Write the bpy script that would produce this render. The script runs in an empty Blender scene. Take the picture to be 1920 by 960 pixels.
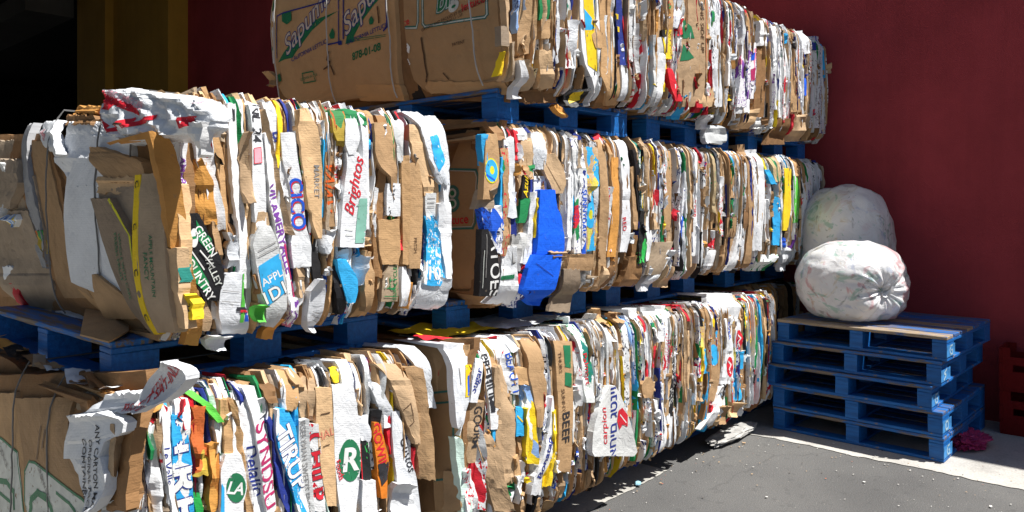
import bpy, bmesh, math, random
from mathutils import Vector, noise, geometry
from mathutils.bvhtree import BVHTree
RND = random.Random(11)
sc = bpy.context.scene
COL = sc.collection
R = math.radians

# ------------------------------------------------------------------ frame of reference
# X runs along the rows of bales towards the red wall, Y runs along the wall, Z up.  Eye at (0, 0, 1.5).
EYE = 1.5
FW, FH, FOC = 1920.0, 960.0, 1435.0
HOR = 390.0
CF, SF = 0.747, 0.665


def ray(px, py):
    t = (px - 960.0) / FOC
    return (CF + SF * t, SF - CF * t, (HOR - py) / FOC)


def on_side(px, py, v):          # point on a vertical plane y = v (the long sunny side of the rows)
    a, b, c = ray(px, py)
    d = v / b
    return (a * d, EYE + c * d)


def on_end(px, py, u):           # point on a vertical plane x = u (the ends of the bales)
    a, b, c = ray(px, py)
    d = u / a
    return (b * d, EYE + c * d)


# ------------------------------------------------------------------ objects
def link(o, parent=None):
    COL.objects.link(o)
    if parent is not None:
        o.parent = parent
    return o


def tag(o, label=None, cat=None, group=None, kind=None):
    if label: o["label"] = label
    if cat: o["category"] = cat
    if group: o["group"] = group
    if kind: o["kind"] = kind
    return o


def empty(name, loc, rz=0.0):
    o = bpy.data.objects.new(name, None)
    o.empty_display_size = 0.1
    o.location = loc
    o.rotation_euler = (0, 0, rz)
    return link(o)


def mesh_obj(name, verts, faces, mats, parent=None, midx=None, uvs=None, smooth=None, loc=None):
    me = bpy.data.meshes.new(name)
    me.from_pydata(verts, [], faces)
    for m in (mats if isinstance(mats, (list, tuple)) else [mats]):
        me.materials.append(m)
    if midx is not None:
        me.polygons.foreach_set("material_index", midx)
    if uvs is not None:
        ul = me.uv_layers.new(name="UVMap")
        li = [0] * len(me.loops)
        me.loops.foreach_get("vertex_index", li)
        flat = []
        for i in li:
            flat.extend(uvs[i])
        ul.data.foreach_set("uv", flat)
    if smooth is not None:
        me.polygons.foreach_set("use_smooth", [True] * len(me.polygons))
        me.set_sharp_from_angle(angle=R(smooth))
    me.update()
    o = bpy.data.objects.new(name, me)
    if loc is not None:
        o.location = loc
    return link(o, parent)


def bm_obj(name, bm, mats, parent=None, smooth=None, loc=None, recalc=True):
    if recalc:
        bmesh.ops.recalc_face_normals(bm, faces=bm.faces)
    me = bpy.data.meshes.new(name)
    bm.to_mesh(me)
    bm.free()
    for m in (mats if isinstance(mats, (list, tuple)) else [mats]):
        me.materials.append(m)
    if smooth is not None:
        me.polygons.foreach_set("use_smooth", [True] * len(me.polygons))
        me.set_sharp_from_angle(angle=R(smooth))
    o = bpy.data.objects.new(name, me)
    if loc is not None:
        o.location = loc
    return link(o, parent)


def box(bm, x0, y0, z0, x1, y1, z1, bev=0.0, jit=0.0, mi=0):
    vs = [bm.verts.new((x, y, z)) for x in (x0, x1) for y in (y0, y1) for z in (z0, z1)]
    idx = [(0, 1, 3, 2), (4, 6, 7, 5), (0, 4, 5, 1), (2, 3, 7, 6), (0, 2, 6, 4), (1, 5, 7, 3)]
    fs = [bm.faces.new([vs[i] for i in f]) for f in idx]
    for f in fs:
        f.material_index = mi
    if bev > 0:
        es = list({e for f in fs for e in f.edges})
        bmesh.ops.bevel(bm, geom=es, offset=bev, segments=1, affect='EDGES', profile=0.5)
    return vs


# ------------------------------------------------------------------ materials
def nt(mat):
    mat.use_nodes = True
    t = mat.node_tree
    t.nodes.clear()
    out = t.nodes.new("ShaderNodeOutputMaterial")
    b = t.nodes.new("ShaderNodeBsdfPrincipled")
    t.links.new(b.outputs[0], out.inputs[0])
    return t, b, out


def N(t, kind, **kw):
    n = t.nodes.new(kind)
    for k, v in kw.items():
        if hasattr(n, k):
            setattr(n, k, v)
    return n


def mixc(t, fac, a, b, mode='MIX'):
    m = t.nodes.new("ShaderNodeMix")
    m.data_type = 'RGBA'
    m.blend_type = mode
    for sock, val in ((m.inputs[0], fac), (m.inputs[6], a), (m.inputs[7], b)):
        if hasattr(val, "is_linked"):
            t.links.new(val, sock)
        elif isinstance(val, (int, float)):
            sock.default_value = val
        else:
            sock.default_value = (*val, 1.0)
    return m.outputs[2]


def math_n(t, op, a, b=0.0, clamp=False):
    m = t.nodes.new("ShaderNodeMath")
    m.operation = op
    m.use_clamp = clamp
    for i, val in enumerate((a, b)):
        if hasattr(val, "is_linked"):
            t.links.new(val, m.inputs[i])
        else:
            m.inputs[i].default_value = val
    return m.outputs[0]


def coord(t, scale=(1, 1, 1), src="UV"):
    tc = t.nodes.new("ShaderNodeTexCoord")
    mp = t.nodes.new("ShaderNodeMapping")
    mp.inputs["Scale"].default_value = scale
    t.links.new(tc.outputs[src], mp.inputs[0])
    return mp.outputs[0]


def noise_t(t, vec, scale, detail=3.0, rough=0.55, dist=0.0):
    n = t.nodes.new("ShaderNodeTexNoise")
    n.inputs["Scale"].default_value = scale
    n.inputs["Detail"].default_value = detail
    n.inputs["Roughness"].default_value = rough
    n.inputs["Distortion"].default_value = dist
    t.links.new(vec, n.inputs["Vector"])
    return n.outputs[0]


def ramp(t, fac, stops):
    r = t.nodes.new("ShaderNodeValToRGB")
    el = r.color_ramp.elements
    while len(el) > 1:
        el.remove(el[0])
    el[0].position = stops[0][0]
    el[0].color = (*stops[0][1], 1)
    for p, c in stops[1:]:
        e = el.new(p)
        e.color = (*c, 1)
    t.links.new(fac, r.inputs[0])
    return r.outputs[0]


def sc3(c, k):
    return tuple(min(0.95, x * k) for x in c)


def card(name, base, ink=None, ink2=None, blocks=0.0, glyph=0.0, gcol=None, var=0.16, rough=0.75, plastic=False, flute=0.25):
    m = bpy.data.materials.new(name)
    t, b, out = nt(m)
    uv = coord(t)
    n1 = noise_t(t, uv, 7.0, 6.0, 0.62)
    col = ramp(t, n1, [(0.28, sc3(base, 1 - 1.6 * var)), (0.5, base), (0.72, sc3(base, 1 + var))])
    cells = None
    if blocks > 0 or glyph > 0:
        wob = noise_t(t, uv, 16.0, 2.0)
        add = t.nodes.new("ShaderNodeVectorMath")
        add.operation = 'MULTIPLY_ADD'
        cmb = t.nodes.new("ShaderNodeCombineXYZ")
        t.links.new(wob, cmb.inputs[0])
        t.links.new(wob, cmb.inputs[1])
        t.links.new(cmb.outputs[0], add.inputs[0])
        add.inputs[1].default_value = (0.05, 0.05, 0)
        t.links.new(uv, add.inputs[2])
        mp = t.nodes.new("ShaderNodeMapping")
        mp.inputs["Scale"].default_value = (22, 9, 1)
        t.links.new(add.outputs[0], mp.inputs[0])
        v = t.nodes.new("ShaderNodeTexVoronoi")
        v.inputs["Scale"].default_value = 1.0
        t.links.new(mp.outputs[0], v.inputs["Vector"])
        sep = t.nodes.new("ShaderNodeSeparateColor")
        t.links.new(v.outputs["Color"], sep.inputs[0])
        cells = sep.outputs
    if blocks > 0 and ink:
        col = mixc(t, math_n(t, 'LESS_THAN', cells[0], blocks), col, ink)
        if ink2:
            col = mixc(t, math_n(t, 'LESS_THAN', cells[1], blocks * 0.7), col, ink2)
    if glyph > 0:
        g = noise_t(t, coord(t, (105, 62, 1)), 1.0, 1.0, 0.5)
        gm = math_n(t, 'GREATER_THAN', g, 0.57)
        gm = math_n(t, 'MULTIPLY', gm, math_n(t, 'LESS_THAN', cells[2], glyph))
        col = mixc(t, gm, col, gcol or (0.03, 0.03, 0.04))
    # scuffs and soiling
    n2 = noise_t(t, uv, 26.0, 5.0, 0.7)
    col = mixc(t, math_n(t, 'MULTIPLY', math_n(t, 'GREATER_THAN', n2, 0.66), 0.35), col, (0.25, 0.2, 0.15))
    oi = t.nodes.new("ShaderNodeObjectInfo")
    vr = ramp(t, oi.outputs["Random"], [(0.0, (0.74, 0.73, 0.74)), (0.3, (0.92, 0.93, 0.96)), (0.65, (1.0, 1.0, 1.0)), (1.0, (1.14, 1.10, 1.02))] if not plastic and base[2] < 0.5 else [(0.0, (0.88, 0.90, 0.93)), (1.0, (1.03, 1.03, 1.03))])
    col = mixc(t, 1.0, col, vr, 'MULTIPLY')
    t.links.new(col, b.inputs["Base Color"])
    b.inputs["Roughness"].default_value = rough
    b.inputs["Specular IOR Level"].default_value = 0.5 if plastic else 0.25
    bp = t.nodes.new("ShaderNodeBump")
    bp.inputs["Strength"].default_value = 0.55 if plastic else 0.45
    bp.inputs["Distance"].default_value = 0.012
    hb = noise_t(t, uv, 30.0 if plastic else 22.0, 4.0, 0.6, 1.5 if plastic else 0.4)
    if flute > 0:
        w = t.nodes.new("ShaderNodeTexWave")
        w.wave_type = 'BANDS'
        w.bands_direction = 'Y'
        w.inputs["Scale"].default_value = 40.0
        w.inputs["Distortion"].default_value = 2.5
        w.inputs["Detail"].default_value = 2.0
        t.links.new(uv, w.inputs["Vector"])
        hb = math_n(t, 'ADD', hb, math_n(t, 'MULTIPLY', w.outputs[1], flute * 0.10))
    t.links.new(hb, bp.inputs["Height"])
    t.links.new(bp.outputs[0], b.inputs["Normal"])
    return m


def plain(name, base, rough=0.6, var=0.1, worn=False):
    m = bpy.data.materials.new(name)
    t, b, out = nt(m)
    n1 = noise_t(t, coord(t, src="Object"), 18.0, 4.0)
    t.links.new(ramp(t, n1, [(0.3, sc3(base, 1 - var)), (0.7, sc3(base, 1 + var))]), b.inputs["Base Color"])
    b.inputs["Roughness"].default_value = rough
    b.inputs["Specular IOR Level"].default_value = 0.3
    if worn:            # ink rubbed and cracked away in places
        w1 = noise_t(t, coord(t, src="Object"), 34.0, 5.0, 0.72, 0.6)
        w2 = noise_t(t, coord(t, (1, 1, 0.25), src="Object"), 120.0, 2.0, 0.6)
        gone = math_n(t, 'MAXIMUM', math_n(t, 'GREATER_THAN', w1, 0.635), math_n(t, 'GREATER_THAN', w2, 0.69))
        t.links.new(math_n(t, 'SUBTRACT', 1.0, gone), b.inputs["Alpha"])
    return m


RED, BLU, NAV, CYA, GRN, LIM, YEL, BLK, PUR, ORG, TEA, WHT, PNK = (
    (0.58, 0.02, 0.035), (0.015, 0.10, 0.60), (0.02, 0.035, 0.22), (0.035, 0.38, 0.72), (0.015, 0.22, 0.07), (0.10, 0.48, 0.06),
    (0.78, 0.55, 0.02), (0.018, 0.018, 0.02), (0.20, 0.06, 0.34), (0.75, 0.22, 0.02), (0.02, 0.20, 0.17), (0.78, 0.78, 0.76), (0.75, 0.25, 0.38))
KR = (0.45, 0.28, 0.14)
M = {
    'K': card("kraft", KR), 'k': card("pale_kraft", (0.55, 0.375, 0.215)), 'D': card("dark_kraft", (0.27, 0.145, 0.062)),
    'O': card("orange_kraft", (0.58, 0.28, 0.07)), 'G': card("grey_kraft", (0.345, 0.265, 0.185)),
    'L0': card("lettuce_kraft", (0.52, 0.32, 0.155), var=0.08, flute=0.1),
    'W': card("white_board", (0.735, 0.74, 0.745), var=0.08), 'w': card("grey_white_board", (0.62, 0.62, 0.60), var=0.1),
    'V': card("white_film", (0.72, 0.735, 0.75), var=0.08, rough=0.35, plastic=True, flute=0),
    'Wk': card("white_black_text", (0.73, 0.735, 0.735), glyph=0.42, var=0.06),
    'Wr': card("white_red_print", (0.73, 0.725, 0.715), RED, None, 0.10, 0.4, RED, 0.07),
    'Wb': card("white_blue_print", (0.72, 0.73, 0.75), BLU, NAV, 0.14, 0.45, NAV, 0.07),
    'Wg': card("white_green_print", (0.76, 0.78, 0.75), GRN, TEA, 0.15, 0.35, GRN, 0.07),
    'Wm': card("white_mixed_print", (0.73, 0.73, 0.715), RED, GRN, 0.13, 0.45, NAV, 0.07),
    'Wc': card("white_cyan_print", (0.76, 0.78, 0.79), CYA, BLU, 0.24, 0.25, NAV, 0.07),
    'Wp': card("white_purple_print", (0.77, 0.76, 0.77), PUR, PNK, 0.12, 0.5, PUR, 0.07),
    'Wo': card("white_orange_print", (0.77, 0.77, 0.74), ORG, YEL, 0.2, 0.4, BLK, 0.07),
    'Kp': card("kraft_black_print", KR, glyph=0.4, gcol=(0.05, 0.04, 0.04)),
    'Kr': card("kraft_red_print", KR, RED, GRN, 0.16, 0.3, RED),
    'Kn': card("kraft_green_print", (0.45, 0.34, 0.19), GRN, None, 0.12, 0.4, GRN),
    'Kc': card("kraft_cyan_print", (0.50, 0.34, 0.19), CYA, (0.62, 0.55, 0.12), 0.3, 0.2, YEL),
    'Xg': card("black_green_print", (0.022, 0.024, 0.024), (0.03, 0.4, 0.08), None, 0.14, 0.45, (0.05, 0.5, 0.1), rough=0.45),
    'Xw': card("black_white_print", (0.025, 0.025, 0.028), None, None, 0.0, 0.4, WHT, rough=0.45),
    'Yk': card("yellow_black_print", (0.78, 0.58, 0.03), BLK, None, 0.12, 0.35, BLK),
    'F': card("fruit_print", (0.48, 0.34, 0.05), (0.5, 0.12, 0.03), (0.06, 0.25, 0.08), 0.3, 0.1, BLK),
    'Bk': card("bread_print", (0.62, 0.30, 0.07), (0.42, 0.16, 0.03), None, 0.25),
    'B': card("blue_board", (0.006, 0.12, 0.78), var=0.06), 'n': card("navy_board", NAV, var=0.1), 'C': card("cyan_board", CYA, var=0.1),
    'Cw': card("cyan_white_print", CYA, WHT, None, 0.16, 0.25, WHT), 'bw': card("pale_blue_print", (0.25, 0.40, 0.68), WHT, YEL, 0.2, 0.25, NAV),
    'R': card("red_board", RED, var=0.12), 'N': card("green_board", GRN, var=0.12), 'L': card("lime_board", LIM, var=0.12),
    'Y': card("yellow_board", YEL, var=0.06), 'X': card("black_board", BLK, var=0.2, rough=0.5), 'P': card("purple_board", PUR),
    'o': card("orange_board", ORG), 'T': card("teal_board", TEA), 'q': card("mint_board", (0.55, 0.70, 0.62), var=0.08),
    's': card("salmon_board", (0.66, 0.25, 0.17)), 'gr': card("grey_board", (0.33, 0.33, 0.33)),
}
INK = {k: plain("ink_" + n, c, 0.55, 0.14, True) for k, n, c in (
    ('R', 'red', RED), ('B', 'blue', BLU), ('A', 'navy', NAV), ('C', 'cyan', CYA), ('N', 'green', GRN), ('L', 'lime', LIM), ('Y', 'yellow', YEL),
    ('X', 'black', (0.03, 0.03, 0.035)), ('P', 'purple', PUR), ('o', 'orange', (0.72, 0.12, 0.02)), ('T', 'teal', (0.05, 0.17, 0.14)), ('W', 'white', WHT),
    ('q', 'mint', (0.22, 0.45, 0.36)), ('p', 'pink', (0.75, 0.36, 0.42)), ('g', 'grey', (0.28, 0.27, 0.26)), ('D', 'brown', (0.10, 0.055, 0.03)),
    ('e', 'leaf', (0.02, 0.17, 0.075)), ('w', 'pale', (0.55, 0.57, 0.53)), ('m', 'crimson', (0.42, 0.03, 0.12)), ('y', 'lemon', (0.62, 0.60, 0.03)), ('L0', 'board_pale', (0.60, 0.52, 0.42)), ('s', 'salmon', (0.62, 0.22, 0.14)))}
WIRE = plain("wire", (0.16, 0.155, 0.15), 0.45)
WIREL = plain("bright_wire", (0.45, 0.44, 0.42), 0.45)


def kind_name(mk):
    if mk in ('K', 'k', 'D', 'O', 'G', 'L0'): return "cardboard_sheet"
    if mk in ('W', 'w'): return "white_carton"
    if mk == 'V': return "plastic_film"
    if mk in ('B', 'n', 'C', 'R', 'N', 'L', 'Y', 'X', 'P', 'o', 'T', 'q', 's', 'gr'): return "coloured_carton"
    return "printed_carton"


# ------------------------------------------------------------------ lettering
TXT_SCENE = bpy.data.scenes.new("type_setting")
TXT = {}


def text_geo(s, bold=0.0, shear=0.0):
    key = (s, bold, shear)
    if key in TXT:
        return TXT[key]
    cu = bpy.data.curves.new("type", 'FONT')
    cu.body = s
    cu.size = 1.0
    cu.offset = bold
    cu.shear = shear
    cu.resolution_u = 4
    cu.align_x = 'CENTER'
    o = bpy.data.objects.new("type", cu)
    TXT_SCENE.collection.objects.link(o)
    with bpy.context.temp_override(scene=TXT_SCENE, view_layer=TXT_SCENE.view_layers[0]):
        dg = bpy.context.evaluated_depsgraph_get()
        me = bpy.data.meshes.new_from_object(o.evaluated_get(dg))
    vs = [(v.co.x, v.co.y) for v in me.vertices]
    fs = [tuple(p.vertices) for p in me.polygons]
    if vs:
        cy = (min(v[1] for v in vs) + max(v[1] for v in vs)) / 2
        vs = [(x, y - cy) for x, y in vs]
    bpy.data.objects.remove(o)
    bpy.data.meshes.remove(me)
    TXT[key] = (vs, fs)
    return TXT[key]


def fine(vs, fs, maxlen):
    """split the triangles of a flat shape until no edge is longer than maxlen"""
    bm = bmesh.new()
    bv = [bm.verts.new((x, y, 0)) for x, y in vs]
    for f in fs:
        try:
            bm.faces.new([bv[i] for i in f])
        except ValueError:
            pass
    bmesh.ops.triangulate(bm, faces=bm.faces)
    for _ in range(8):
        es = [e for e in bm.edges if e.calc_length() > maxlen]
        if not es:
            break
        bmesh.ops.subdivide_edges(bm, edges=es, cuts=1)
        bmesh.ops.triangulate(bm, faces=[f for f in bm.faces if len(f.verts) > 3])
    bm.verts.index_update()
    v2 = [(v.co.x, v.co.y) for v in bm.verts]
    f2 = [tuple(v.index for v in f.verts) for f in bm.faces]
    bm.free()
    return v2, f2


# ------------------------------------------------------------------ bales
class Host:
    """a bale (or something lying on one): its box and how its sunny side and its end bulge"""
    def __init__(self, name, u0, u1, v0, z0, z1, label, depth=1.55, seed=0, cat="bale", group="bales of pressed cardboard", eb=0.045):
        self.eb = eb
        self.u0, self.u1, self.v0, self.z0, self.z1, self.depth = u0, u1, v0, z0, z1, depth
        self.rnd = random.Random(seed * 7 + 3)
        self.seed = seed
        self.root = empty(name, ((u0 + u1) / 2, v0 + depth / 2, z0))
        tag(self.root, label, cat, group)
        self.loc = self.root.location.copy()

    def vf(self, u, z):
        zc, h = (self.z0 + self.z1) / 2, (self.z1 - self.z0) / 2
        q = max(-1.0, min(1.0, (z - zc) / h))
        v = self.v0 + 0.05 * abs(q) ** 14 + 0.008 * q * q
        v += 0.014 * noise.noise(Vector((u * 3.1, z * 2.3, self.seed * 9.7)))
        return v

    def uf(self, v, z):
        zc, h = (self.z0 + self.z1) / 2, (self.z1 - self.z0) / 2
        q = max(-1.0, min(1.0, (z - zc) / h))
        w = max(-1.0, min(1.0, (v - self.v0 - self.depth / 2) / (self.depth / 2)))
        u = self.u0 + self.eb * abs(q) ** 7 + 0.015 * q * q + 0.03 * w ** 8
        return u + 0.012 * noise.noise(Vector((v * 2.1, z * 2.3, self.seed * 5.1)))


def lerp(a, b, t):
    return a + (b - a) * t


def knots(rnd, n, amp):
    ts = [0.0] + sorted(rnd.uniform(0.08, 0.92) for _ in range(n)) + [1.0]
    vs = [rnd.uniform(-amp, amp) for _ in ts]

    def f(t):
        for i in range(len(ts) - 1):
            if t <= ts[i + 1]:
                d = ts[i + 1] - ts[i]
                return lerp(vs[i], vs[i + 1], (t - ts[i]) / d if d > 1e-6 else 0)
        return vs[-1]
    return f


def sheet(host, mk, rows, p, plane='S', decals=(), skirt=0.035, top=None, bot=None, amp=1.0, edge=1.0, tilt=None, name=None, label=None, curl=0.0, acc=None, folds=0.0):
    """One folded or flattened sheet. rows: (aL, zL, aR, zR) from top to bottom in the plane of the side ('S', a = x) or of the end ('E', a = y)."""
    rnd = host.rnd
    # resample
    L = [0.0]
    for r0, r1 in zip(rows, rows[1:]):
        m0 = ((r0[0] + r0[2]) / 2, (r0[1] + r0[3]) / 2)
        m1 = ((r1[0] + r1[2]) / 2, (r1[1] + r1[3]) / 2)
        L.append(L[-1] + max(1e-4, math.hypot(m1[0] - m0[0], m1[1] - m0[1])))
    tot = L[-1]
    wid = max(math.hypot(r[0] - r[2], r[1] - r[3]) for r in rows)
    nr = max(5, min(36, int(tot / 0.021) + 1))
    nc = max(4, min(26, int(wid / 0.022) + 2))
    if folds:
        nr, nc = 46, 56
    kl, kr_ = knots(rnd, 4, 0.0045 * edge), knots(rnd, 4, 0.0045 * edge)
    groove = {rnd.randrange(1, nr): rnd.uniform(0.003, 0.007) for _ in range(rnd.randrange(1, 2 + nr // 5))} if amp > 0.5 else {rnd.randrange(1, nr): 0.004 for _ in range(rnd.randrange(0, 2))}
    kv = knots(rnd, 3, 0.0060 * amp)
    kt = knots(rnd, 3, 0.009 * amp)
    km = knots(rnd, 3, 0.006 * amp)
    tl = rnd.uniform(-0.012, 0.012) * min(1.0, wid / 0.03) * amp if tilt is None else tilt
    crease = rnd.uniform(0.25, 0.75)
    so = rnd.uniform(0, 90)
    uo, vo = rnd.uniform(0, 40), rnd.uniform(0, 40)
    P, UV = [], []

    def put(a, z, off):
        if plane == 'S':
            return (a, host.vf(a, z) - off, z)
        return (host.uf(a, z) - off, a, z)
    for i in range(nr + 1):
        t = i / nr
        d = t * tot
        j = 0
        while j < len(rows) - 2 and d > L[j + 1]:
            j += 1
        f = (d - L[j]) / (L[j + 1] - L[j])
        r0, r1 = rows[j], rows[j + 1]
        aL, zL, aR, zR = (lerp(r0[k], r1[k], f) for k in range(4))
        sg = 1 if aR > aL else -1
        aL += kl(t) * sg + rnd.uniform(-0.0015, 0.0015) * edge
        aR += kr_(t) * sg + rnd.uniform(-0.0015, 0.0015) * edge
        jt = rnd.uniform(-0.003, 0.003) * edge if 0 < i < nr else 0
        for c in range(nc + 1):
            s = c / nc
            a = lerp(aL, aR, s)
            z = lerp(zL, zR, s) + jt
            if i in (0, nr):
                z += (noise.noise(Vector((s * wid * 60, so, i))) * 0.010) * edge
            tri = (s / crease if s < crease else (1 - s) / (1 - crease))
            off = p + kv(t) + (s - 0.5) * 2 * (tl + kt(t) * 0.6) + km(t) * tri + 0.0025 * amp * noise.noise(Vector((a * 22, z * 16, so)))
            off += 0.0022 * amp * noise.noise(Vector((a * 70, z * 50, so)))
            off -= groove.get(i, 0.0) * (0.5 + 0.9 * noise.noise(Vector((s * wid * 40, so, i))))
            if folds:
                e = min(1.0, 5 * min(s, 1 - s)) * min(1.0, 6 * min(t, 1 - t))
                q = Vector((a * 5.0 + so, (z - 0.35 * a) * 19.0, so))
                r1 = 1 - 2.2 * abs(noise.noise(q))
                r2 = 1 - 2.2 * abs(noise.noise(q * 2.3))
                off += folds * (0.7 * r1 * e + 0.28 * r2) + 0.05 * math.sqrt(max(0.0, e)) - 0.05
            if curl:
                off += curl * (abs(2 * t - 1) ** 3)
            P.append(put(a, z, off))
            UV.append((s * wid + uo, t * tot + vo))
    W = nc + 1
    faces = []
    for i in range(nr):
        for c in range(nc):
            faces.append((i * W + c, (i + 1) * W + c, (i + 1) * W + c + 1, i * W + c + 1))
    if plane == 'E':
        pass
    nfront = len(faces)
    bvh_faces = list(faces)
    # return edges (board thickness / folded sides going back into the bale)
    ring = [c for c in range(W)] + [i * W + nc for i in range(1, nr + 1)] + [nr * W + c for c in range(nc - 1, -1, -1)] + [i * W for i in range(nr - 1, 0, -1)]
    base = len(P)
    for k in ring:
        i, c = divmod(k, W)
        d = skirt
        dz = 0.0
        if i == 0 and top:
            d = top
            dz = -0.012 - rnd.uniform(0, 0.015)
        if i == nr and bot:
            d = bot
            dz = 0.008
        x, y, z = P[k]
        if plane == 'S':
            P.append((x + rnd.uniform(-0.002, 0.002), y + d, z + dz))
        else:
            P.append((x + d, y + rnd.uniform(-0.002, 0.002), z + dz))
        UV.append((UV[k][0] + (d if 0 < i < nr else 0), UV[k][1] + (d if i in (0, nr) else 0)))
    n = len(ring)
    for q in range(n):
        a, b = q, (q + 1) % n
        faces.append((ring[a], ring[b], base + b, base + a))
    mats = [M[mk]]
    midx = [0] * len(faces)
    if decals:
        bvh = BVHTree.FromPolygons([Vector(v) for v in P], bvh_faces)
        lev = {}
        for (vs, fs, ik) in decals:
            if INK[ik] not in mats:
                mats.append(INK[ik])
            mi = mats.index(INK[ik])
            vs, fs = fine(vs, fs, 0.008 if wid < 0.5 else 0.011)
            lev[0] = lev.get(0, 0) + 1
            lift = 0.0013 + 0.0003 * lev[0]
            mp = {}
            for i, (a, z) in enumerate(vs):
                if plane == 'S':
                    h = bvh.ray_cast(Vector((a, host.v0 - 1.0, z)), Vector((0, 1, 0)))
                    if h[0] is not None:
                        mp[i] = len(P)
                        P.append((a, h[0].y - lift, z))
                        UV.append((0, 0))
                else:
                    h = bvh.ray_cast(Vector((host.u0 - 1.0, a, z)), Vector((1, 0, 0)))
                    if h[0] is not None:
                        mp[i] = len(P)
                        P.append((h[0].x - lift, a, z))
                        UV.append((0, 0))
            for f in fs:
                if all(i in mp for i in f):
                    faces.append(tuple(mp[i] for i in f))
                    midx.append(mi)
    lo = host.loc
    if acc is not None:
        b0 = len(acc[0])
        acc[0].extend((x - lo.x, y - lo.y, z - lo.z) for x, y, z in P)
        acc[1].extend(tuple(i + b0 for i in f) for f in faces)
        acc[2].extend(UV)
        if mk not in acc[4]:
            acc[4].append(mk)
        acc[3].extend([acc[4].index(mk)] * len(faces))
        return None
    V = [(x - lo.x, y - lo.y, z - lo.z) for x, y, z in P]
    o = mesh_obj(name or kind_name(mk), V, faces, mats, host.root, midx, UV, smooth=48 if mk == 'V' else 17)
    if label:
        o["label"] = label
    return o


def plane_pt(host, plane, px, py, p=0.0):
    return on_side(px, py, host.v0 - p) if plane == 'S' else on_end(px, py, host.u0 - p)


def make_decals(host, plane, p, spec):
    out = []
    for s in spec:
        s = s.strip()
        k, body = s[0], s[1:]
        if k == '~':        # lettering: text, px, py, size, angle, ink, bold, shear
            a = [x.strip() for x in body.split('@')]
            px, py = (float(x) for x in a[1].split())
            txt, size, ang, ik = a[0], float(a[2]), float(a[3]), a[4]
            bold = float(a[5]) if len(a) > 5 else 0.012
            shear = float(a[6]) if len(a) > 6 else 0.0
            c = plane_pt(host, plane, px, py, p)
            vs, fs = text_geo(txt, bold, shear)
            ca, sa = math.cos(R(ang)), math.sin(R(ang))
            sg = 1 if plane == 'S' else -1
            wx = float(a[7]) if len(a) > 7 else 1.0
            pts = [(c[0] + sg * size * (x * wx * ca - y * sa), c[1] + size * (x * wx * sa + y * ca)) for x, y in vs]
            out.append((pts, fs, ik))
        elif k == '*':      # printed roundel: ink, centre, half width and half height in picture units
            ik, pts = body.split(',', 1)
            cx, cy, rx, ry = (float(x) for x in pts.split())
            n_ = 20
            poly = [plane_pt(host, plane, cx + rx * math.cos(2 * math.pi * i / n_), cy + ry * math.sin(2 * math.pi * i / n_), p) for i in range(n_)]
            ctr = plane_pt(host, plane, cx, cy, p)
            out.append((poly + [ctr], [(i, (i + 1) % n_, n_) for i in range(n_)], ik))
        elif k == '^':      # printed patch: ink, polygon in picture coordinates laid on the plane
            ik, pts = body.split(',', 1)
            q = [float(x) for x in pts.split()]
            poly = [plane_pt(host, plane, q[i], q[i + 1], p) for i in range(0, len(q), 2)]
            tri = geometry.tessellate_polygon([[Vector((a, b, 0)) for a, b in poly]])
            out.append((poly, [tuple(t) for t in tri], ik))
        elif k == '_':      # printed line: ink, width in metres, points
            ik, w, pts = body.split(',', 2)
            w = float(w)
            q = [float(x) for x in pts.split()]
            pl = [plane_pt(host, plane, q[i], q[i + 1], p) for i in range(0, len(q), 2)]
            vs, fs = [], []
            for a, b in zip(pl, pl[1:]):
                d = Vector((b[0] - a[0], b[1] - a[1]))
                if d.length < 1e-5: continue
                d.normalize()
                nx, ny = -d.y * w / 2, d.x * w / 2
                ex, ey = d.x * w / 2, d.y * w / 2
                i = len(vs)
                vs += [(a[0] + nx - ex, a[1] + ny - ey), (a[0] - nx - ex, a[1] - ny - ey), (b[0] - nx + ex, b[1] - ny + ey), (b[0] + nx + ex, b[1] + ny + ey)]
                fs.append((i, i + 1, i + 2, i + 3))
            out.append((vs, fs, ik))
    return out


def pieces(host, table, plane='S', base_p=0.018):
    """table lines:  material p_cm flags | y xl xr, y xl xr, ... ; decal ; decal"""
    for line in table.strip().splitlines():
        line = line.strip()
        if not line or line[0] == '#':
            continue
        head, rest = line.split('|', 1)
        h = head.split()
        parts = rest.split(';')
        p = (float(h[1]) if len(h) > 1 else 2.0) / 100.0 + 0.006
        flags = h[2] if len(h) > 2 else ''
        rows = []
        for r in parts[0].split(','):
            y, xl, xr = (float(x) for x in r.split()[:3])
            a0, z0 = plane_pt(host, plane, xl, y, p)
            a1, z1 = plane_pt(host, plane, xr, y, p)
            rows.append((a0, z0, a1, z1))
        sheet(host, h[0], rows, p, plane, make_decals(host, plane, p, parts[1:]),
              skirt=0.012 if 't' in flags else 0.035, top=0.3 if 'T' in flags else None,
              amp=0.35 if 'f' in flags else (1.8 if 'c' in flags else 1.0), edge=0.5 if 'f' in flags else 1.3,
              curl=0.03 if 'u' in flags else 0.0, folds=0.05 if 'S' in flags else 0.0)


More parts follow.
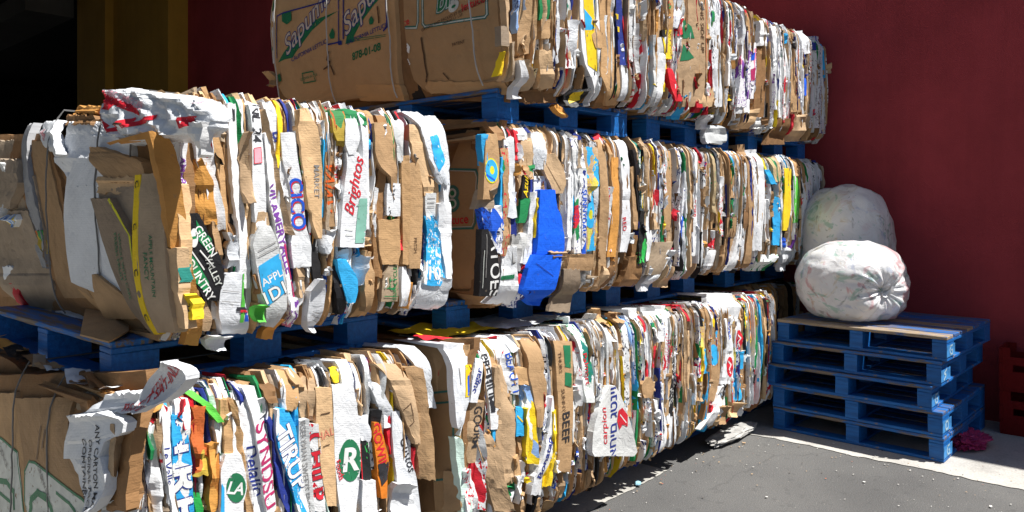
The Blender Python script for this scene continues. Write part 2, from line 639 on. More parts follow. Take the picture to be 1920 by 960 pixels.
def fill(host, pal, widths=(0.014, 0.05), overlay=14, ohs=(0.12, 0.6)):
    """the mass of folded sheets seen edge on along the sunny side"""
    rnd = host.rnd
    keys = [k for k, w in pal for _ in range(w)]
    u = host.u0
    n = 0
    while u < host.u1 - 0.004 and n < 62:
        w = min(widths[0] + (widths[1] - widths[0]) * rnd.random() ** 1.5, host.u1 - u)
        w = max(w, 0.008)
        zt = host.z1 + rnd.uniform(-0.035, 0.012)
        zb = host.z0 + rnd.uniform(-0.004, 0.04)
        lean = rnd.uniform(-0.02, 0.02)
        e = rnd.uniform(-0.004, 0.004)
        rows = [(u - e + lean, zt, u + w + e + lean, zt), (u - e, (zt + zb) / 2 + rnd.uniform(-.1, .1), u + w + e, (zt + zb) / 2),
                (u - e - lean, zb, u + w + e - lean, zb)]
        deep = rnd.random() > 0.62  # recessed sheets take darker board, painting shade into the gaps
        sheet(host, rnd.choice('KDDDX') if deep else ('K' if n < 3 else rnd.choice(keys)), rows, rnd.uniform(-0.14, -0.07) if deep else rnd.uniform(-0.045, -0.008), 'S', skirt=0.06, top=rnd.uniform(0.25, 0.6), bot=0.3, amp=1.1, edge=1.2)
        u += w
        n += 1
    for _ in range(overlay):
        w = rnd.uniform(0.008, 0.045)
        hh = rnd.uniform(*ohs)
        u = rnd.uniform(host.u0 + 0.02, host.u1 - 0.05)
        zt = rnd.choice((host.z1 + rnd.uniform(-0.04, 0.01), rnd.uniform(host.z0 + hh, host.z1)))
        zb = max(host.z0 - 0.02, zt - hh)
        lean = rnd.uniform(-0.04, 0.04)
        w2 = w * rnd.uniform(0.3, 1.2)
        rows = [(u, zt, u + w, zt), (u + lean * 0.6, lerp(zt, zb, 0.55), u + lean * 0.6 + max(w, w2), lerp(zt, zb, 0.5)), (u + lean, zb, u + lean + w2, zb + rnd.uniform(-.02, .02))]
        sheet(host, rnd.choice(keys), rows, rnd.uniform(0.012, 0.03), 'S', skirt=0.03, top=0.2 if zt > host.z1 - 0.06 else None, amp=1.2, edge=1.4, tilt=rnd.uniform(-0.014, 0.014))


def edges(host, n, pal, wmax=0.011, prot=(0.004, 0.036)):
    """the many bare board edges and paper ends squeezed between the larger sheets: one mass of loose edges per bale"""
    rnd = host.rnd
    keys = [k for k, w in pal for _ in range(w)]
    acc = ([], [], [], [], [])
    for _ in range(n):
        w = rnd.uniform(0.003, wmax)
        hh = rnd.choice((rnd.uniform(0.06, 0.3), rnd.uniform(0.3, 0.75)))
        u = rnd.uniform(host.u0 + 0.01, host.u1 - 0.02)
        zt = rnd.choice((host.z1 + rnd.uniform(-0.03, 0.015), rnd.uniform(host.z0 + 0.1, host.z1)))
        zb = max(host.z0 + rnd.uniform(-0.015, 0.03), zt - hh)
        l1, l2 = rnd.uniform(-0.015, 0.015), rnd.uniform(-0.02, 0.02)
        w2 = w * rnd.uniform(0.5, 1.6)
        zm = lerp(zt, zb, rnd.uniform(0.3, 0.7))
        rows = [(u, zt, u + w, zt), (u + l1, zm, u + l1 + w2, zm), (u + l2, zb, u + l2 + w * rnd.uniform(0.3, 1.2), zb)]
        sheet(host, rnd.choice(keys), rows, rnd.uniform(*prot), 'S', skirt=0.04, top=0.15 if zt > host.z1 - 0.05 else None, amp=1.0, edge=0.8, acc=acc)
    # torn scraps turned every way
    for _ in range(n // 4):
        w, hh = rnd.uniform(0.012, 0.035), rnd.uniform(0.015, 0.07)
        u, zt = rnd.uniform(host.u0 + 0.02, host.u1 - 0.04), rnd.uniform(host.z0 + 0.05, host.z1 + 0.01)
        d = rnd.uniform(-0.02, 0.02)
        rows = [(u, zt, u + w, zt + d), (u + d, zt - hh * 0.6, u + w + d, zt - hh * 0.5), (u + w * 0.3 + d, zt - hh, u + w * 0.7, zt - hh * 1.1)]
        sheet(host, rnd.choice(keys), rows, rnd.uniform(0.004, prot[1] + 0.004), 'S', skirt=0.012, amp=1.2, edge=1.2, tilt=rnd.uniform(-0.02, 0.02), acc=acc)
    o = mesh_obj("loose_edges", acc[0], acc[1], [M[k] for k in acc[4]], host.root, acc[3], acc[2], smooth=17)
    o["kind"] = "stuff"


EDGY = [('k', 7), ('K', 6), ('D', 3), ('W', 8), ('w', 3), ('Wk', 3), ('Wr', 2), ('Wb', 2), ('Wm', 2), ('X', 3), ('O', 1), ('G', 2), ('C', 1), ('R', 1), ('Y', 1), ('N', 1), ('n', 1)]


def tube(pts, r, nseg=6):
    V, F = [], []
    for i, p in enumerate(pts):
        a = Vector(pts[max(0, i - 1)])
        b = Vector(pts[min(len(pts) - 1, i + 1)])
        d = (b - a).normalized()
        n1 = d.orthogonal().normalized()
        n2 = d.cross(n1)
        for k in range(nseg):
            an = 2 * math.pi * k / nseg
            V.append(tuple(Vector(p) + n1 * (r * math.cos(an)) + n2 * (r * math.sin(an))))
    for i in range(len(pts) - 1):
        for k in range(nseg):
            F.append((i * nseg + k, i * nseg + (k + 1) % nseg, (i + 1) * nseg + (k + 1) % nseg, (i + 1) * nseg + k))
    return V, F


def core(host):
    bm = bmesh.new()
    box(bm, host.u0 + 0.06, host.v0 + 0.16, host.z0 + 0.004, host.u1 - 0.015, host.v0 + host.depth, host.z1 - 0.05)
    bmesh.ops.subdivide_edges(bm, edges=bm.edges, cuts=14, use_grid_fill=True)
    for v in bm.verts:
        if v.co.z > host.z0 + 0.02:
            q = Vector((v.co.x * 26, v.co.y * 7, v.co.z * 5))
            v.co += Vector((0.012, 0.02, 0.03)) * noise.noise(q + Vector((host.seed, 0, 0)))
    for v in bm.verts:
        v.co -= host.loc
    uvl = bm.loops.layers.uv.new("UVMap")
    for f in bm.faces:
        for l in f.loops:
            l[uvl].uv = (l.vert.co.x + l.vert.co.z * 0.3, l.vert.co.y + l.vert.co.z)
    bm_obj("packed_core", bm, M['D'], host.root)  # dark board makes the gaps between sheets look shaded


def wires(host, ys, mat, r=0.0028, jig=0.01, prot=0.012):
    for y in ys:
        pts = []
        zt, zb = host.z1 + 0.006, host.z0 + 0.012
        n = 26
        for i in range(6):
            u = lerp(host.u0 + 0.7, host.u0 + 0.06, i / 5)
            pts.append((u, y + host.rnd.uniform(-jig, jig) * 0.6, zt))
        for i in range(n + 1):
            z = lerp(zt, zb, i / n)
            pts.append((host.uf(y, z) - prot - host.rnd.uniform(0, 0.004), y + jig * noise.noise(Vector((z * 5, y, host.seed))) - 0.05 * (i / n) ** 3, z))
        V, F = tube([(a - host.loc.x, b - host.loc.y, c - host.loc.z) for a, b, c in pts], r, 5)
        mesh_obj("baling_wire", V, F, mat, host.root, smooth=60)


KRAFTY = [('K', 9), ('k', 6), ('D', 4), ('O', 2), ('G', 2), ('Kp', 2), ('W', 4), ('w', 2), ('Wk', 3), ('Wr', 2), ('Wb', 2), ('Wm', 2), ('V', 2), ('X', 1), ('Kr', 1), ('Kc', 1)]
WHITEY = [('K', 4), ('k', 5), ('D', 1), ('O', 1), ('G', 1), ('W', 8), ('w', 2), ('Wk', 7), ('Wr', 5), ('Wb', 5), ('Wm', 7), ('Wg', 4), ('Wc', 2), ('Wo', 2), ('V', 2), ('X', 1), ('Xw', 1), ('Kc', 1), ('Kr', 1), ('Kn', 1), ('Wp', 2), ('Kp', 1)]
COLOURY = [('K', 8), ('k', 6), ('D', 2), ('O', 2), ('W', 4), ('Wk', 3), ('Wr', 3), ('Wb', 3), ('Wm', 4), ('Wg', 2), ('Wo', 3), ('C', 1), ('Cw', 2), ('bw', 3), ('Kc', 4), ('F', 2), ('Yk', 1), ('V', 2), ('Xg', 1), ('R', 1), ('L', 1), ('s', 1)]

# ================================================================== the bales
# ---- bottom tier
B1 = Host("cardboard_bale", 0.84, 1.93, 2.20, 0.15, 0.965, "bottom bale with brown carton end, green white labels and torn white carton hanging over it", seed=1)
B2 = Host("cardboard_bale", 2.05, 3.10, 2.12, 0.15, 0.95, "bottom bale with narrow brown carton end in teal outlines and yellow film on top", seed=2)
B3 = Host("cardboard_bale", 3.12, 4.10, 2.17, 0.15, 0.93, "bottom bale with a grey sign board with navy and red lettering jutting out", seed=3)
B4 = Host("cardboard_bale", 4.12, 5.15, 2.18, 0.15, 0.92, "bottom bale with white film lump on top and red round prints, at the sunny end", seed=4)
B5 = Host("cardboard_bale", 5.20, 6.15, 2.36, 0.15, 0.92, "shaded bottom cardboard bale tucked behind the loose pallet stack by the red wall", seed=5)
# ---- middle tier
M1 = Host("cardboard_bale", 1.02, 2.14, 2.25, 1.095, 1.865, "middle bale with large white sheet and yellow taped box, under the white woven sack", depth=1.7, seed=6)
M2 = Host("cardboard_bale", 2.37, 3.39, 2.20, 1.09, 1.865, "middle bale with a bright blue sheet on its side and brown lettuce carton end", seed=7)
M3 = Host("cardboard_bale", 3.41, 4.75, 2.20, 1.09, 1.865, "middle bale of thin white edges starting with black boxes, above the grey sign board", seed=8)
M4 = Host("cardboard_bale", 4.77, 6.15, 2.20, 1.09, 1.865, "middle bale with a yellow and a lime green strip, next to the white rubbish bags", seed=9)
# ---- top tier
T1 = Host("cardboard_bale", 2.42, 3.57, 2.15, 2.02, 2.80, "top cardboard bale with two big brown lettuce carton panels on its end", depth=1.92, seed=10, eb=0.028)
T2 = Host("cardboard_bale", 3.59, 4.82, 2.15, 2.02, 2.80, "top bale with a wide brown sheet printed with red bands and green wedges", seed=11)
T3 = Host("cardboard_bale", 4.90, 6.15, 2.17, 2.02, 2.80, "top cardboard bale nearest the red wall, its far end in shade", seed=12)
BALES = [B1, B2, B3, B4, B5, M1, M2, M3, M4, T1, T2, T3]
for b_, pal_, wid_, ov_ in ((B1, KRAFTY, (.014, .045), 6), (B2, KRAFTY, (.012, .04), 10), (B3, WHITEY, (.010, .034), 20), (B4, COLOURY, (.010, .032), 20), (B5, KRAFTY, (.03, .06), 6),
                            (M1, KRAFTY, (.015, .05), 2), (M2, KRAFTY, (.012, .042), 8), (M3, WHITEY, (.015, .036), 18), (M4, WHITEY, (.016, .036), 20),
                            (T1, KRAFTY, (.012, .042), 10), (T2, WHITEY, (.014, .04), 16), (T3, WHITEY, (.015, .036), 20)):
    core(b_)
    fill(b_, pal_, wid_, ov_)
    edges(b_, {B1: 190, M1: 210, B2: 190, M2: 190}.get(b_, 160) if b_ is not B5 else 30, EDGY, wmax=0.014, prot=(-0.006, 0.018) if b_ in (B1, M1, B2, M2) else (0.004, 0.036))

# -------- middle bale nearest the camera, sunny side
pieces(M1, """
K 0.6 | 205 690 706, 250 695 707, 330 694 702
K 0.8 | 200 418 430, 300 420 431, 400 426 440
X 0.5 | 245 553 567, 305 556 574, 370 570 580, 460 575 601, 560 590 606 ; ~OUS@567 318@.05@-80@L
Bk 1.2 | 300 362 376, 340 360 395, 390 365 398, 420 378 402
K 0.8 | 180 388 412, 215 392 419, 260 395 421, 330 405 426, 380 412 433, 440 420 440
O 5.2 T | 246 276 310, 275 286 325, 340 306 336, 430 318 347, 520 335 364, 600 350 384, 652 364 392
Wp 2.4 c | 215 330 356, 250 332 357, 310 333 357, 360 338 354, 420 342 352 ; ~AMER@344 320@.032@-88@P@.02 ; ~VALLE@345 390@.032@-88@P@.02
W 2.2 T | 188 360 386, 250 365 396, 310 372 402, 350 390 411, 380 395 416, 430 413 425
W 1.6 T | 192 429 446, 260 428 447, 340 431 454, 420 440 466, 500 446 479, 540 444 478 ; _X,.006,438 205 438 225 ; _X,.004,442 205 442 225
k 2.6 u | 250 455 462, 300 449 466, 350 452 470, 380 458 472
W 2.0 f | 195 472 491, 260 473 494, 330 471 495, 400 475 499, 430 478 500 ; ~NL 24@483 230@.05@-92@X@.003 ; _X,.003,476 215 488 216 ; _X,.003,476 250 489 252 ; ^p,475 278 489 276 490 305 475 307 ; _R,.002,475 278 489 276 490 305 475 307 475 278
W 1.5 T | 190 497 521, 260 505 531, 320 515 536, 370 530 546 ; ~BA@524 262@.05@-75@A@.02 ; ^R,512 292 529 284 530 291 514 300
k 2.2 | 205 494 501, 300 505 516, 380 520 533, 440 532 546
W 2.0 | 250 495 506, 300 496 512, 380 502 521, 430 514 536, 500 528 547, 560 545 557, 572 548 558 ; ~VILAMERYALLE@523 430@.045@-74@P@.02 ; _m,.010,535 460 545 500 555 560
W 2.6 f | 248 527 551, 300 530 556, 350 544 566, 420 547 573, 460 545 584, 500 551 583 ; ~CICO@559 384@.07@-84@R@.03 ; ~CICO@557 382@.07@-84@B@.02
k 3.0 T | 205 567 581, 240 562 596, 300 570 602, 370 578 606, 420 588 606, 446 597 605 ; ~MARKET@594 340@.03@-90@g@.003
Cw 0.9 | 225 603 612, 320 605 613, 410 604 613
K 1.8 f | 285 611 626, 340 611 629, 425 614 632 ; ~AVIVA@619 352@.06@84@o@.02@.2
Wr 1.4 | 235 626 640, 280 628 640, 350 627 641, 430 628 646 ; ~LULA@634 330@.035@90@R@.012
W 0.9 T | 212 612 626, 250 614 628, 290 618 630
F 2.6 | 207 627 651, 245 623 652, 275 634 646
N 1.8 T | 203 632 668, 214 652 686, 235 668 690
W 3.2 fT | 222 650 672, 265 648 677, 290 655 668
W 2.4 fT | 210 676 694, 300 682 694, 380 686 696, 430 688 697
W 3.0 f | 286 650 674, 310 652 690, 350 648 690, 400 643 692, 464 639 686 ; ~Brightos.@669 347@.062@78@R@.010@.35 ; ^q,676 372 695 372 693 456 668 456 ; _q,.004,672 385 690 385 ; _w,.003,650 430 664 432 ; _w,.003,650 440 664 441
K 2.0 | 230 705 736, 275 704 743, 310 710 745, 335 733 750, 372 738 748
D 0.6 | 215 712 730, 300 712 728, 420 704 718, 520 700 716
Wk 2.2 f | 343 727 751, 372 727 752, 405 728 752 ; ~13+@738 357@.03@-85@X@.002
K 2.4 f | 412 714 749, 470 714 750, 496 720 748
G 2.0 f | 497 730 748, 520 718 747, 566 717 749 ; ~75%RECYCLED@741 530@.024@90@N@.002 ; _N,.004,722 540 746 541 ; _N,.003,722 556 746 556 ; ~CT@736 532@.04@90@N@.002
w 1.3 T | 222 740 760, 260 744 758, 302 748 754
k 2.4 | 232 773 796, 295 778 806, 330 790 815, 368 797 813
K 2.2 f | 292 755 768, 400 757 769, 496 757 766
K 2.4 f | 305 768 788, 380 768 795, 430 766 794, 504 768 789 ; ~FRESH@779 460@.022@-90@D@.002
W 1.2 f | 500 752 762, 540 750 772, 575 754 768
V 2.2 cT | 208 774 812, 235 790 833, 300 805 840, 345 824 842 ; ^C,806 256 822 252 830 278 838 300 820 324 812 300
V 1.8 T | 215 815 838, 300 822 845, 350 832 846, 385 830 846
W 2.4 | 380 822 846, 450 826 850, 510 832 849, 528 836 846
w 2.4 f | 362 799 820, 385 799 818, 412 800 817 ; _g,.003,803 372 816 372 ; _g,.003,803 380 815 380 ; _g,.003,803 388 815 388
Cw 2.6 | 405 800 815, 450 803 823, 500 800 828, 535 795 834 ; ~10@811 512@.07@-6@W@.02
V 2.8 c | 520 796 840, 548 788 840, 580 778 832
W 4.2 fu | 523 591 604, 548 581 612, 598 581 610, 626 592 602 ; _g,.002,590 585 606 590 ; _g,.002,590 593 606 598 ; _g,.002,592 601 604 606
V 2.6 c | 430 606 627, 452 606 625, 475 610 618
C 2.8 f | 486 632 650, 520 640 671, 550 648 673, 568 655 668
X 1.6 | 500 626 640, 560 632 650, 590 640 652
w 2.2 | 548 652 668, 566 654 666
K 1.8 | 470 684 700, 540 683 703, 585 690 702
V 1.8 c | 480 672 684, 535 672 682
K 2.6 | 415 393 406, 460 397 418, 500 404 421
X 3.4 f | 400 347 372, 440 349 394, 480 352 414, 520 360 423, 564 386 415 ; ^N,366 412 376 428 396 448 396 478 372 452 ; ^N,350 470 366 486 392 530 390 552 366 530 352 505 ; ~GREEN@385 452@.034@-58@W@.012 ; ~COUNTRY@372 518@.036@-58@W@.016 ; ~VALLEY@400 508@.030@-66@w@.012 ; *W,362 446 8 18 ; ^N,357 444 367 442 367 447 357 449 ; _W,.004,354 466 382 505 ; _W,.004,374 470 400 500
k 2.6 f | 520 353 361, 562 363 386, 595 376 401, 622 386 403
D 1.0 | 420 426 444, 470 430 446
V 2.0 c | 440 424 442, 500 430 452
W 3.4 f | 512 424 461, 552 414 460, 592 412 470, 630 428 480 ; ^L,457 500 464 500 462 606 455 606 ; ^B,466 497 480 500 486 540 486 604 464 604 ; ~Garden@476 552@.042@92@W@.012 ; _g,.002,420 545 452 548 ; _g,.002,418 565 452 568 ; _X,.012,450 580 474 580 ; _R,.008,456 584 474 584
L 3.8 fu | 572 482 500, 590 480 501, 604 484 498
k 2.0 f | 398 481 502, 425 476 508, 448 474 492
w 3.0 f | 424 484 508, 455 472 520, 480 478 525, 530 488 537, 580 502 542, 616 508 528 ; ^C,484 500 524 474 537 548 503 576 494 545 ; ~APPLE@515 518@.036@26@W@.012 ; ~1D1@517 549@.058@26@X@.05 ; ~1D1@517 549@.058@26@W@.02 ; _g,.003,484 470 518 452 ; _g,.003,485 480 520 462
Wp 2.8 | 560 548 558, 590 552 562, 616 550 558
W 2.6 f | 455 545 578, 480 548 585, 502 552 574
k 1.6 | 500 556 572, 540 560 578, 560 562 574
W 3.6 u | 632 402 448, 646 404 446, 660 412 430
O 1.6 | 600 520 540, 640 512 530
""")
# -------- middle bale nearest the camera, shaded end
pieces(M1, """
D 0.2 f | 250 -60 320, 400 -60 325, 600 -60 330
G 1.2 c | 262 -40 44, 330 -40 46, 400 -40 52, 500 -40 76
G 2.6 c | 300 -30 34, 345 -30 42, 390 -30 22
w 2.4 u | 305 -30 14, 380 -30 14, 410 -20 8
G 2.0 c | 395 -30 52, 470 -20 72, 540 0 90, 600 20 62
bw 3.4 c | 402 8 32, 412 4 34, 424 14 28
R 3.4 | 532 12 32, 550 10 26, 574 9 22
W 3.0 | 500 8 18, 530 4 14
gr 2.0 | 232 26 44, 330 44 58, 420 56 76, 470 62 84, 502 78 86
G 1.6 | 330 58 68, 430 70 84, 500 80 88
F 2.4 | 432 68 78, 460 70 84, 474 78 84
D 1.0 f | 262 52 86, 340 66 116, 430 80 130, 520 92 152, 600 140 230
K 1.4 f | 264 54 84, 340 70 104, 430 86 124, 520 98 148, 560 110 168
V 3.2 cT | 226 50 92, 258 58 104, 290 92 124 ; ~SALE@70 252@.04@-20@R@.005 ; _p,.01,60 246 76 256
W 2.0 cT | 228 120 180, 262 112 236, 300 104 240, 332 126 230, 350 130 200
O 2.6 T | 196 106 160, 212 108 158
D 2.4 T | 214 100 160, 232 110 160
K 1.2 f | 480 118 150, 540 140 235, 590 178 246, 622 200 248
W 3.0 f | 296 138 205, 345 124 206, 400 118 204, 470 121 214, 530 128 224, 540 150 225, 562 200 228
K 4.4 f | 276 165 178, 300 166 254, 325 188 260, 342 206 262
K 4.6 f | 515 170 176, 540 171 205, 565 172 232, 600 178 238
G 4.2 f | 350 182 252, 372 186 252, 400 192 252, 450 206 248
k 4.8 | 332 184 250, 346 183 252, 362 182 250
G 6.0 f | 372 167 206, 440 184 242, 520 208 247, 580 228 262, 630 248 266 ; ^y,200 372 208 372 242 444 246 500 238 440 ; ~FRESH FRUIT@218 482@.028@-72@e@.002 ; ~HANDLE WITH CARE@228 500@.022@-72@e@.002
G 6.4 f | 325 256 272, 345 254 282, 400 252 286, 500 250 288, 600 258 292, 628 262 290 ; ~FANCY@262 500@.026@-88@e@.002 ; ~APPLE MOUNTAIN@269 500@.022@-88@e@.002
Y 6.8 f | 328 243 253, 400 241 250, 500 240 250, 560 243 252, 632 251 261 ; ~C@245 512@.034@-80@X@.01 ; ~C@252 598@.034@-80@X@.01 ; ~C@245 425@.030@-80@X@.01 ; ~C@247 345@.034@-80@X@.01
k 3.4 | 345 288 312, 400 288 316, 460 290 318, 540 290 316
k 5.0 | 465 292 312, 540 290 315, 618 298 319
T 3.8 | 500 308 320, 530 310 322
Y 3.6 | 556 319 329, 602 322 331 ; ~24@325 580@.026@-85@X@.01
K 2.2 f | 588 176 240, 612 152 244, 640 150 226, 646 198 205
W 3.0 | 588 70 92, 598 72 110, 604 84 112
""", 'E')
wires(M1, (2.46, 2.72, 3.2), WIRE, 0.003, 0.015, 0.04)

# flap of the brown carton lying out on the pallet
def on_level(px, py, z):
    a, b_, c_ = ray(px, py)
    d = (z - EYE) / c_
    return (a * d, b_ * d)
fv, fu, ff = [], [], []
q4 = [(170, 566), (236, 584), (242, 626), (204, 648), (150, 634)]
base4 = [on_level(x, y, 1.10) for x, y in q4]
for dz in (0.0, 0.005):
    for i, (x, y) in enumerate(base4):
        fv.append((x - M1.loc.x, y - M1.loc.y, 1.103 + dz + (0.07 if i < 2 else 0.004) - M1.loc.z))
        fu.append((x, y))
ff = [tuple(range(5, 10)), tuple(range(4, -1, -1))] + [(i, (i + 1) % 5, 5 + (i + 1) % 5, 5 + i) for i in range(5)]
mesh_obj("cardboard_flap", fv, ff, M['K'], M1.root, None, fu, smooth=17)

# -------- bottom bale nearest the camera
pieces(B1, """
k 1.6 | 795 215 238, 850 212 238, 892 210 222
K 1.2 T | 762 246 276, 830 240 275, 900 224 252, 962 226 252
D 0.6 | 790 240 252, 860 238 250, 960 246 262
O 2.2 T | 752 256 318, 768 254 300, 785 254 268
W 1.4 | 800 279 288, 900 283 297, 965 290 302
N 1.8 T | 782 268 280, 830 277 289, 860 284 292
k 0.8 | 790 284 300, 870 300 306, 965 318 330
R 1.2 T | 762 304 316, 830 304 312
W 2.0 | 763 308 326, 850 303 323, 900 308 326, 965 320 336 ; ~Le Valle@313 872@.034@-86@A@.003@.2
Cw 2.4 f | 778 326 344, 830 325 356, 900 324 359, 965 328 361 ; ~TRP@342 895@.15@-88@A@.04 ; ~TRP@342 895@.15@-88@W@.018
R 2.6 c | 752 345 366, 782 338 371, 803 346 358
F 2.2 c | 762 362 388, 830 357 382, 860 365 380
F 1.4 | 840 365 391, 890 364 394
Bk 1.8 | 832 392 410, 885 394 414, 960 388 413
Xg 1.2 f | 895 357 369, 965 365 381
L 2.6 Tf | 738 356 374, 762 384 402, 792 408 420
Wg 1.0 | 785 404 418, 850 404 416
K 1.6 | 752 414 426, 800 420 432, 852 424 438
K 2.0 T | 750 430 442, 800 440 452, 850 446 456, 900 452 461, 965 466 474
Wr 1.4 | 850 452 460, 965 470 480
W 2.6 f | 852 424 450, 880 414 458, 920 414 462, 965 412 452 ; *e,442 914 18 28 ; ~LA@442 915@.05@-20@W@.02 ; ^C,415 905 420 915 420 962 413 962
W 1.8 T | 752 438 458, 800 452 478, 840 458 484, 900 468 492, 965 478 500 ; ~Delallo@478 880@.06@-78@A@.008@.3
Wb 1.2 T | 722 440 462, 760 452 478
W 2.0 T | 728 458 482, 790 474 501, 850 485 514, 965 498 522 ; ~SYNDSU@499 872@.075@-84@m@.016
n 1.2 | 786 502 514, 850 510 528, 905 520 548, 965 540 566
D 1.8 T | 722 495 524, 755 502 526
Cw 2.6 f | 768 520 541, 800 517 556, 850 525 563, 900 545 572, 965 562 584 ; ~TIRUP@548 860@.085@-70@A@.04 ; ~TIRUP@548 860@.085@-70@W@.018
w 2.2 f | 788 563 579, 850 565 583, 965 576 592 ; ~NURSERYMAN SWEETS FROM S@574 872@.026@-86@g@.006
Wr 2.2 f | 795 580 598, 870 586 605, 960 590 612 ; ~CHILP@595 875@.085@-87@X@.045 ; ~CHILP@595 875@.085@-87@R@.024
q 1.4 | 830 596 606, 900 606 614, 965 614 624
k 2.4 f | 728 596 626, 800 596 629, 880 604 632, 950 616 633 ; ~HAL@612 815@.04@10@s@.003 ; _D,.004,604 778 620 774 ; _D,.003,608 838 620 834
W 2.6 fT | 722 626 664, 800 629 676, 870 631 680, 965 640 668 ; *e,659 864 20 40 ; ^e,639 850 679 850 679 880 639 880 ; ~R@660 862@.11@-6@W@.03 ; ~Foods@640 882@.03@-75@R@.012
K 0.8 c | 700 534 560, 740 532 560, 770 538 552
k 1.2 c | 712 568 594, 760 566 590, 790 570 588
K 1.2 cT | 696 552 572, 735 552 574
Xg 1.8 f | 830 677 691, 880 679 698, 938 682 693 ; _R,.006,678 834 682 936
W 2.0 | 782 675 692, 828 678 697
Wk 1.0 | 826 690 700, 880 696 708
o 2.4 f | 792 702 716, 820 700 722, 870 706 732, 935 714 726 ; ~GOWIN@713 838@.05@-78@R@.02 ; ^X,708 870 730 866 728 900 716 912
X 1.4 | 770 698 712, 800 696 710, 880 700 712
W 1.4 | 720 690 712, 760 712 730, 800 720 738
R 1.2 | 762 724 732, 850 730 740
W 2.4 f | 772 734 750, 850 738 766, 900 745 782, 962 760 792 ; ~Gustos@764 850@.05@-72@X@.006@.3
k 2.6 T | 684 714 748, 720 734 772, 782 755 784, 832 776 788 ; _D,.003,752 770 766 755 774 790 758 806 752 770
K 2.2 T | 688 764 792, 760 784 802, 830 784 809, 900 794 812
V 2.2 cT | 654 762 800, 700 788 810, 765 800 816
W 3.0 f | 902 680 706, 965 678 710
W 2.4 u | 905 740 770, 965 734 778
""")
pieces(B1, """
D 0.4 f | 705 -80 210, 800 -80 214, 965 -80 214
K 1.6 fT | 738 -90 20, 800 -90 34, 860 -90 42, 965 -90 52 ; ^w,-60 790 2 824 32 848 36 880 46 965 -60 965 ; _e,.008,-60 790 2 824 30 848 34 880 46 965 ; _e,.020,-8 900 12 904 26 922 28 950 ; _e,.012,0 925 20 940 ; ~PRODUCE@4 850@.03@-30@g@.002
K 2.2 fT | 748 22 116, 800 32 118, 860 42 130, 965 50 178 ; ^w,46 884 52 866 62 868 148 936 170 965 48 965 ; _e,.008,50 965 46 884 52 866 62 868 148 936 170 965 ; _e,.022,56 965 60 936 70 924 86 936 96 962 ; _e,.010,104 925 128 944 140 962 ; ~GROWERS@80 905@.03@-36@g@.002 ; _e,.004,70 920 84 926 96 950 ; _D,.006,72 800 66 862 ; _D,.008,80 808 76 840
D 1.2 f | 768 116 175, 850 120 178, 965 150 200
D 2.8 | 772 172 206, 850 174 212, 960 176 214
G 1.6 T | 742 120 150, 770 124 172
D 2.6 | 905 176 208, 965 178 212
w 2.8 | 945 176 205, 980 176 208
W 5.0 u | 782 118 164, 800 117 193, 822 112 194, 836 110 170, 860 108 166, 866 122 168, 900 134 178, 940 150 176, 962 154 164 ; ~ANY CARTON MAY NOT@165 905@.026@-82@X@.008 ; ~CONTAINER OF@147 900@.030@-82@X@.010 ; ~ORIGINAL PACKER@156 905@.026@-82@X@.008
W 6.0 c | 748 150 205, 765 140 212, 784 120 190 ; ~PRODUCT OF@190 776@.026@10@R@.006
W 7.0 fu | 686 255 262, 700 236 272, 720 208 279, 748 196 262, 770 200 240 ; ~12E(T SAT-INLIN@236 742@.04@36@R@.010 ; ~-KT)21@226 738@.03@36@R@.008
""", 'E')
wires(B1, (2.66, 3.0), WIRE, 0.003, 0.01, 0.03)

# torn scraps lying on top of the nearest bottom bale, below the pallet
rs = random.Random(5)
for k in range(22):
    x, y = rs.uniform(0.865, 0.90), rs.uniform(2.28, 3.7)
    w_, l_ = rs.uniform(0.03, 0.07), rs.uniform(0.06, 0.18)
    a_, tl_ = rs.uniform(-0.35, 0.35), rs.uniform(-0.22, 0.22)
    g = 6
    vs, uvs = [], []
    for i in range(g + 1):
        for j in range(g + 1):
            p_, q_ = (i / g - .5) * w_, (j / g - .5) * l_ * rs.uniform(0.92, 1.0)
            z = B1.z1 + 0.004 + abs(tl_) * l_ * 0.5 + tl_ * q_ + 0.012 * noise.noise(Vector((p_ * 30, q_ * 20, k)))
            vs.append((x + p_ * math.cos(a_) - q_ * math.sin(a_) - B1.loc.x, y + p_ * math.sin(a_) + q_ * math.cos(a_) - B1.loc.y, z - B1.loc.z))
            uvs.append((p_ + k, q_))
    fs = [(i * (g + 1) + j, (i + 1) * (g + 1) + j, (i + 1) * (g + 1) + j + 1, i * (g + 1) + j + 1) for i in range(g) for j in range(g)]
    mesh_obj("torn_scrap", vs, fs, M[rs.choice(['K', 'k', 'D', 'D', 'K', 'W', 'w', 'O', 'X', 'G'])], B1.root, None, uvs, smooth=20)

